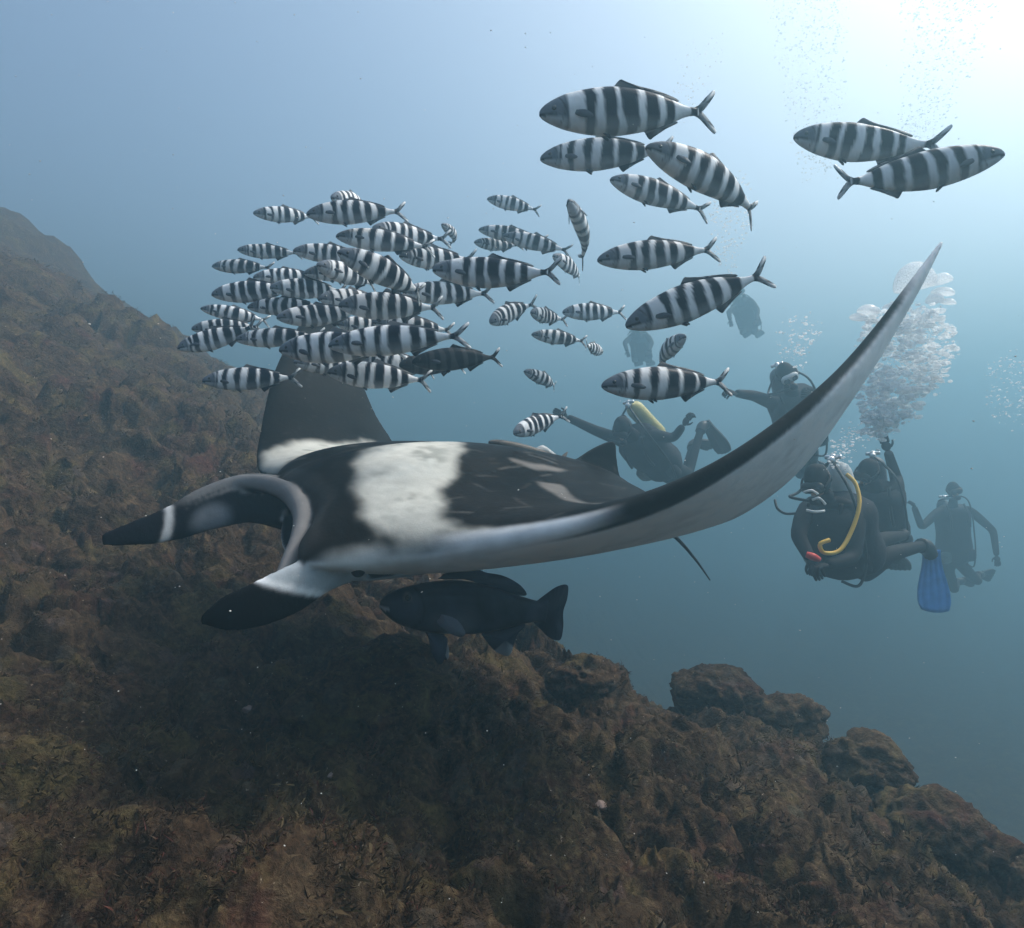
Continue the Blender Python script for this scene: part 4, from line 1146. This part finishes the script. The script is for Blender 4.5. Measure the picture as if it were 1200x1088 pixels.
            for k in range(len(rim)): F.append((rim[k], rim[k] + S, rim[(k + 1) % len(rim)] + S, rim[(k + 1) % len(rim)]))
            fo = multi_obj('fin', loc([(V, F, 0)]), [fin_col], root)
            multi_obj('foot_pocket', loc([(*tube([A - (T0 - A) * .1, A * .5 + T0 * .5, T0 + d * .05], [.060, .062, .050], 14, 12), 0)]), [RUBBER], fo)
    return root, dict(s=s, f=f, u=u, inv=inv, P0=P0, P1=P1, H=H, J=J, loc=loc, vt=vt)

PALE_TANK = plain_mat('pale_grey_tank', (0.62, 0.64, 0.62), 0.45, 0.4, 0.12, 20)
YELLOW_TANK = plain_mat('yellowish_tank', (0.62, 0.55, 0.22), 0.5, 0.3, 0.2, 20)
STEEL_TANK = plain_mat('dull_steel_tank', (0.10, 0.11, 0.12), 0.5, 0.3, 0.2, 20)
BLUE_FIN = plain_mat('blue_fin', (0.10, 0.32, 0.72), 0.5, 0.3, 0.25, 18)
BLACK_FIN = plain_mat('black_fin', (0.018, 0.020, 0.024), 0.6, 0.2, 0.2, 18)

d1, x1 = diver(dict(head=at(958, 562, 4.85), neck=at(970, 584, 4.95), chest=at(974, 612, 5.0), pelvis=at(996, 664, 5.15),
     elbow_r=at(935, 628, 4.72), wrist_r=at(950, 656, 4.55), elbow_l=at(1000, 655, 4.65), wrist_l=at(968, 662, 4.5),
     knee_l=at(1040, 650, 5.15), ankle_l=at(1080, 640, 5.45), fintip_l=at(1094, 718, 5.45), finside_l=Vector((1, -.35, .15)),
     knee_r=at(1034, 632, 5.65), ankle_r=at(1058, 628, 6.05), fintip_r=at(1072, 632, 6.6), finside_r=Vector((.6, -.3, -.5))),
     (-.75, -.62, -.2), (-.72, -.66, -.1), 'black suited diver hovering upright with pale tank, yellow hose and blue fin', PALE_TANK, BLUE_FIN, (RUBBER, RUBBER), mask_mat=RUBBER, bulk=1.18)
L1 = x1['loc']
multi_obj('hose', L1([(*tube([at(992, 556, 4.80), at(1003, 568, 4.74), at(1007, 592, 4.66), at(998, 622, 4.60), at(984, 645, 4.55), at(966, 648, 4.52), at(961, 638, 4.52), at(972, 633, 4.53)], .014, 60, 8), 0)]), [YELLOW], d1).name = 'hose'
multi_obj('handle', L1([(*tube([at(945, 650, 4.50), at(953, 653, 4.48), at(960, 656, 4.49)], [.020, .026, .018], 12, 10), 0)]), [RED], d1)
multi_obj('gauge_hose', L1([(*tube([at(908, 586, 4.85), at(911, 596, 4.80), at(920, 602, 4.78), at(932, 602, 4.80)], .009, 24, 6), 0)]), [RUBBER], d1)
for k_, (a1, b1, c1) in enumerate((((942, 577), (951, 575), (958, 579)), ((952, 586), (960, 584), (967, 591)), ((945, 598), (955, 600), (966, 599)))):  # white arcs added to stand for glints on the mask
    multi_obj('mask_glint', L1([(*tube([at(*a1, 4.66), at(*b1, 4.63), at(*c1, 4.66)], .009, 14, 6), 0)]), [WHITEM], d1)

d2, _ = diver(dict(head=at(1117, 574, 10.20), neck=at(1117, 590, 10.30), chest=at(1117, 616, 10.35), pelvis=at(1118, 660, 10.50),
     elbow_r=at(1080, 618, 10.00), wrist_r=at(1071, 594, 9.70), elbow_l=at(1164, 622, 10.20), wrist_l=at(1168, 652, 10.00),
     knee_l=at(1146, 682, 10.70), ankle_l=at(1146, 674, 11.20), knee_r=at(1118, 692, 10.70), ankle_r=at(1122, 682, 11.20)),
     (-.15, -.98, 0), (-.2, -.97, 0), 'faint diver upright in the haze with both arms spread beside the blue finned one', STEEL_TANK, BLACK_FIN)
d3, _ = diver(dict(head=at(921, 438, 6.6), neck=at(926, 456, 6.75), chest=at(930, 480, 6.85), pelvis=at(938, 525, 7.2),
     elbow_r=at(884, 464, 6.5), wrist_r=at(862, 461, 6.3), elbow_l=at(966, 492, 6.5), wrist_l=at(952, 470, 6.3),
     knee_l=at(950, 545, 7.7), ankle_l=at(950, 540, 8.2), knee_r=at(920, 545, 7.7), ankle_r=at(925, 540, 8.2)),
     (-.15, -.97, -.1), (-.25, -.95, 0), 'diver with white rimmed mask and outstretched arm, half hidden by the near wing', STEEL_TANK, BLACK_FIN, mask_mat=WHITEM)
d4, _ = diver(dict(head=at(730, 500, 6.85), neck=at(740, 508, 7.0), chest=at(752, 522, 7.15), pelvis=at(782, 550, 7.5),
     elbow_r=at(696, 504, 6.9), wrist_r=at(664, 489, 6.8), elbow_l=at(790, 514, 7.0), wrist_l=at(801, 498, 6.9),
     knee_l=at(806, 556, 7.8), ankle_l=at(821, 505, 8.1), fintip_l=at(852, 528, 8.3), knee_r=at(800, 568, 7.8), ankle_r=at(811, 525, 8.2), fintip_r=at(836, 520, 8.6)),
     (-.45, -.62, -.6), (-.6, -.8, 0), 'diver swimming level with a yellowish tank and one arm stretched towards the manta', YELLOW_TANK, BLACK_FIN)
d5, _ = diver(dict(head=at(745, 379, 14.9), neck=at(747, 392, 15.2), chest=at(748, 403, 15.4), pelvis=at(752, 418, 16.0),
     elbow_r=at(732, 402, 15.0), wrist_r=at(735, 412, 14.8), elbow_l=at(764, 402, 15.0), wrist_l=at(760, 412, 14.8),
     knee_l=at(760, 424, 16.5), ankle_l=at(760, 420, 17), knee_r=at(746, 424, 16.5), ankle_r=at(746, 420, 17)),
     (-.1, -.9, -.4), (0, -1, 0), 'very faint distant diver behind the fish between the loose group and the tilted one', STEEL_TANK, BLACK_FIN)
d6, _ = diver(dict(head=at(865, 341, 13.9), neck=at(868, 354, 14.2), chest=at(870, 364, 14.4), pelvis=at(878, 382, 15.0),
     elbow_r=at(854, 366, 14.0), wrist_r=at(856, 376, 13.8), elbow_l=at(888, 364, 14.0), wrist_l=at(886, 376, 13.8),
     knee_l=at(884, 390, 15.6), ankle_l=at(884, 386, 16.1), knee_r=at(870, 390, 15.6), ankle_r=at(870, 386, 16.1)),
     (-.1, -.9, -.4), (0, -1, 0), 'very faint distant diver behind the tail of the tilted boldly banded fish', STEEL_TANK, BLACK_FIN)
d7, _ = diver(dict(head=at(1018, 552, 6.1), neck=at(1024, 568, 6.2), chest=at(1028, 592, 6.3), pelvis=at(1034, 636, 6.5),
     elbow_r=at(1004, 612, 6.0), wrist_r=at(996, 590, 5.8), elbow_l=at(1050, 560, 6.3), wrist_l=at(1040, 528, 6.2),
     knee_l=at(1050, 655, 6.9), ankle_l=at(1052, 648, 7.4), knee_r=at(1030, 660, 6.9), ankle_r=at(1034, 650, 7.4)),
     (-.5, -.8, 0), (-.8, -.55, .1), 'dark diver with one arm raised, mostly hidden behind the pale tank', STEEL_TANK, BLACK_FIN)
# ------------------------------------------------------------------ exhaled bubbles and drifting specks
def bubble_mat():
    """frothing air: partly see-through, whitish where light scatters in it"""
    m, nt, b, out = new_mat('air_bubble')
    N = nt.nodes; L = nt.links
    b.inputs['Base Color'].default_value = (0.98, 0.99, 0.99, 1); b.inputs['Roughness'].default_value = 0.12
    tr = N.new('ShaderNodeBsdfTranslucent'); tr.inputs['Color'].default_value = (1.0, 1.0, 1.0, 1)
    tp = N.new('ShaderNodeBsdfTransparent')
    m1 = N.new('ShaderNodeMixShader'); m1.inputs[0].default_value = 0.55
    m2 = N.new('ShaderNodeMixShader')
    nz = N.new('ShaderNodeTexNoise'); nz.inputs['Scale'].default_value = 30
    mr = N.new('ShaderNodeMapRange'); mr.inputs['To Min'].default_value = 0.10; mr.inputs['To Max'].default_value = 0.70
    mr.inputs['From Min'].default_value = 0.3; mr.inputs['From Max'].default_value = 0.75
    L.new(nz.outputs[0], mr.inputs['Value']); L.new(mr.outputs[0], m2.inputs[0])
    L.new(b.outputs[0], m1.inputs[1]); L.new(tr.outputs[0], m1.inputs[2])
    L.new(m1.outputs[0], m2.inputs[1]); L.new(tp.outputs[0], m2.inputs[2]); L.new(m2.outputs[0], out.inputs['Surface'])
    return m
BUB = bubble_mat()
_ico = bmesh.new(); bmesh.ops.create_icosphere(_ico, subdivisions=2, radius=1.0)
ICO_V = np.array([v.co[:] for v in _ico.verts]); ICO_F = np.array([[v.index for v in f.verts] for f in _ico.faces]); _ico.free()
_ico = bmesh.new(); bmesh.ops.create_icosphere(_ico, subdivisions=1, radius=1.0)
ICO1_V = np.array([v.co[:] for v in _ico.verts]); ICO1_F = np.array([[v.index for v in f.verts] for f in _ico.faces]); _ico.free()
rb = np.random.default_rng(21)
def blob_cloud(name, P, S, mat, label, cat, group=None, flat=0.6, kind='stuff', low=False):
    BV, BF = (ICO1_V, ICO1_F) if low else (ICO_V, ICO_F)
    n = len(P); k = len(BV)
    V = BV[None] * np.stack([S * rb.uniform(.8, 1.25, n), S * rb.uniform(.8, 1.25, n), S * flat * rb.uniform(.7, 1.2, n)], -1)[:, None, :]
    ang = rb.uniform(-.5, .5, n); c, s_ = np.cos(ang)[:, None], np.sin(ang)[:, None]
    x, z = V[..., 0] * c - V[..., 2] * s_, V[..., 0] * s_ + V[..., 2] * c
    V = np.stack([x, V[..., 1], z], -1) + P[:, None, :]
    F = (BF[None] + (np.arange(n) * k)[:, None, None]).reshape(-1, 3)
    me = bpy.data.meshes.new(name); V = V.reshape(-1, 3)
    me.vertices.add(len(V)); me.vertices.foreach_set('co', V.ravel().astype(np.float32))
    me.loops.add(F.size); me.loops.foreach_set('vertex_index', F.ravel().astype(np.int32))
    me.polygons.add(len(F)); me.polygons.foreach_set('loop_start', (np.arange(len(F)) * 3).astype(np.int32))
    me.polygons.foreach_set('use_smooth', np.ones(len(F), dtype=bool)); me.materials.append(mat); me.update(); me.validate()
    o = bpy.data.objects.new(name, me); COL.objects.link(o)
    tag(o, label, cat, group, kind); return o
def plume(pts, n, smin, smax, spread, power=3.0):
    """pts: rows (px, py, d, half width in m); bubbles thin out along it"""
    K = cr_spline([(*at(a, b, c), w) for a, b, c, w in pts], 200)
    t = rb.random(n); i = (t * 199).astype(int)
    r = np.sqrt(rb.random(n)) * K[i, 3]; a = rb.uniform(0, 2 * np.pi, n)
    P = K[i, :3] + np.stack([r * np.cos(a), r * np.sin(a), rb.normal(0, spread, n)], -1)
    S = smin + (smax - smin) * rb.random(n) ** power
    return P, S
G = 'bubble plumes rising from the divers'
# main plume: dense cloud with big caps on top
def cap_cloud():
    Ps = []; Ss = []
    P, S = plume([(1030, 500, 5.6, .12), (1050, 460, 5.7, .28), (1058, 425, 5.75, .38), (1062, 390, 5.8, .36), (1052, 370, 5.8, .26)], 2600, .005, .045, .05, 4.0); Ps.append(P); Ss.append(S)
    P, S = plume([(985, 535, 5.0, .05), (1000, 515, 5.2, .10), (1015, 500, 5.4, .16), (1030, 480, 5.5, .25)], 150, .004, .016, .05); Ps.append(P); Ss.append(S)
    return np.vstack(Ps), np.concatenate(Ss)
P, S = cap_cloud()
blob_cloud('bubble_plume', P, S, BUB, 'dense white bubble plume behind the tip of the near wing', 'bubbles', G)
P, S = plume([(972, 545, 4.75, .05), (985, 525, 4.8, .08), (995, 508, 4.9, .10)], 60, .004, .014, .03)
blob_cloud('bubble_plume', P, S, BUB, 'sparse bubbles leaving the mouth of the blue finned diver', 'bubbles', G)
P, S = plume([(938, 430, 6.3, .06), (930, 412, 6.3, .14), (935, 395, 6.3, .2), (940, 372, 6.3, .2)], 150, .005, .022, .05)
blob_cloud('bubble_plume', P, S, BUB, 'sparse bubbles above the diver with the white rimmed mask', 'bubbles', G)
P, S = plume([(852, 305, 8.0, .16), (858, 270, 8.0, .20), (850, 240, 8.0, .24), (860, 215, 8.0, .2)], 600, .004, .018, .08)
blob_cloud('bubble_plume', P, S, BUB, 'pale bubble column rising past the slanting pilot fish tail', 'bubbles', G)
P, S = plume([(1185, 490, 8.5, .25), (1192, 450, 8.5, .35), (1190, 425, 8.5, .3)], 350, .004, .020, .08)
blob_cloud('bubble_plume', P, S, BUB, 'faint bubble cloud beyond the dense plume in open water', 'bubbles', G)
P, S = plume([(960, 200, 9.5, .25), (955, 120, 9.5, .42), (950, 40, 9.5, .52), (945, -15, 9.5, .55)], 1800, .004, .022, .1)
blob_cloud('bubble_plume', P, S, BUB, 'hazy bubble column climbing towards the surface above the paired fish', 'bubbles', G, low=True)
P, S = plume([(1075, 160, 9.5, .25), (1100, 80, 9.5, .5), (1110, 10, 9.5, .6), (1110, -15, 9.5, .6)], 1800, .004, .022, .1)
blob_cloud('bubble_plume', P, S, BUB, 'hazy bubble column near the brightest part of the surface glow', 'bubbles', G, low=True)
P, S = plume([(790, 140, 7, .12), (810, 100, 7, .2), (830, 50, 7, .25)], 300, .003, .013, .1)
blob_cloud('bubble_plume', P, S, BUB, 'thin bubble trail above the highest swimming pilot fish', 'bubbles', G, low=True)
# large single bubbles (spherical caps)
def cap_bubble(px, py, d, w, h, label):
    n = 28; V = []; F = []
    prof = [(0, .62), (.35, .56), (.65, .40), (.88, .15), (1.0, -.12), (.96, -.30), (.7, -.34), (.35, -.28), (0, -.25)]
    K = cr_spline(prof, 22)
    for (r_, z_) in K:
        for j in range(n):
            a = 2 * math.pi * j / n; wob = 1 + .05 * math.sin(3 * a + px) + .03 * math.sin(5 * a + py)
            V.append((w * max(r_, 0) * wob * math.cos(a), w * max(r_, 0) * wob * math.sin(a), h * z_))
    for i in range(len(K) - 1):
        for j in range(n): F.append((i * n + j, i * n + (j + 1) % n, (i + 1) * n + (j + 1) % n, (i + 1) * n + j))
    o = mesh_obj('bubble', V, F, BUB); o.location = at(px, py, d); o.rotation_euler = (.1, .15, px)
    tag(o, label, 'bubble', 'large cap shaped bubbles above the plume')
for k, (px, py, d, w, h) in enumerate([(1072, 328, 5.7, .16, .24), (1103, 328, 5.8, .09, .09), (1106, 342, 5.8, .09, .06), (1095, 350, 5.75, .07, .08), (1112, 354, 5.8, .06, .05), (1018, 364, 5.7, .085, .08), (1006, 372, 5.7, .07, .05), (1092, 368, 5.7, .05, .05)]):
    lab = ['biggest cap shaped bubble behind the near wing tip', 'upper crescent bubble just beyond the near wing tip', 'flatter crescent bubble right under the upper crescent one',
           'rounded bubble between the wing tip and the crescents', 'small flat bubble under the crescent pair', 'dome shaped bubble on the plume shoulder away from the crescents',
           'flat bubble touching the dome shaped one', 'small bubble crowning the dense plume beside the near wing'][k]
    cap_bubble(px, py, d, w, h, lab)
# drifting specks of plankton
SPK = plain_mat('plankton_speck', (0.75, 0.73, 0.68), 0.6, 0.2, 0.1)
n = 420
d_ = rb.uniform(1.0, 5.0, n) ** 1.0
P = np.stack([(rb.uniform(-50, 1250, n) - 600) / FPX * d_, d_, -(rb.uniform(-50, 1100, n) - 544) / FPX * d_], -1)
S = rb.uniform(.0008, .0022, n) * (0.5 + d_ * .35)
blob_cloud('plankton', P, S, SPK, 'tiny pale plankton specks drifting everywhere in the water', 'plankton', None, 0.7, low=True)
# ------------------------------------------------------------------ the water body: even, closed volume round everything
def build_haze():
    top = HAZE_TOP; bot = GROUND_MIN - 1.0
    x0, x1, y0, y1 = -47.5, 47.5, -16.5, 63
    v = [(x, y, z) for z in (bot, top) for (x, y) in ((x0, y0), (x1, y0), (x1, y1), (x0, y1))]
    f = [(3, 2, 1, 0), (4, 5, 6, 7), (0, 1, 5, 4), (1, 2, 6, 5), (2, 3, 7, 6), (3, 0, 4, 7)]
    m = bpy.data.materials.new('sea_water'); m.use_nodes = True
    nt = m.node_tree; nt.nodes.clear()
    out = nt.nodes.new('ShaderNodeOutputMaterial')
    pv = nt.nodes.new('ShaderNodeVolumePrincipled')
    pv.inputs['Color'].default_value = HAZE_COLOR
    pv.inputs['Absorption Color'].default_value = HAZE_ABS
    pv.inputs['Density'].default_value = HAZE_DENSITY
    pv.inputs['Anisotropy'].default_value = HAZE_G
    nt.links.new(pv.outputs[0], out.inputs['Volume'])
    o = mesh_obj('haze', v, f, m, smooth=False)
    tag(o, 'blue hazy sea water filling the whole scene', 'sea water', kind='stuff')
HAZE_TOP = 7.2                     # just above the highest bubbles
HAZE_COLOR = (0.26, 0.44, 0.53, 1)
HAZE_ABS = (0, 0, 0, 1)
HAZE_DENSITY = 0.070
HAZE_G = 0.60
build_haze()
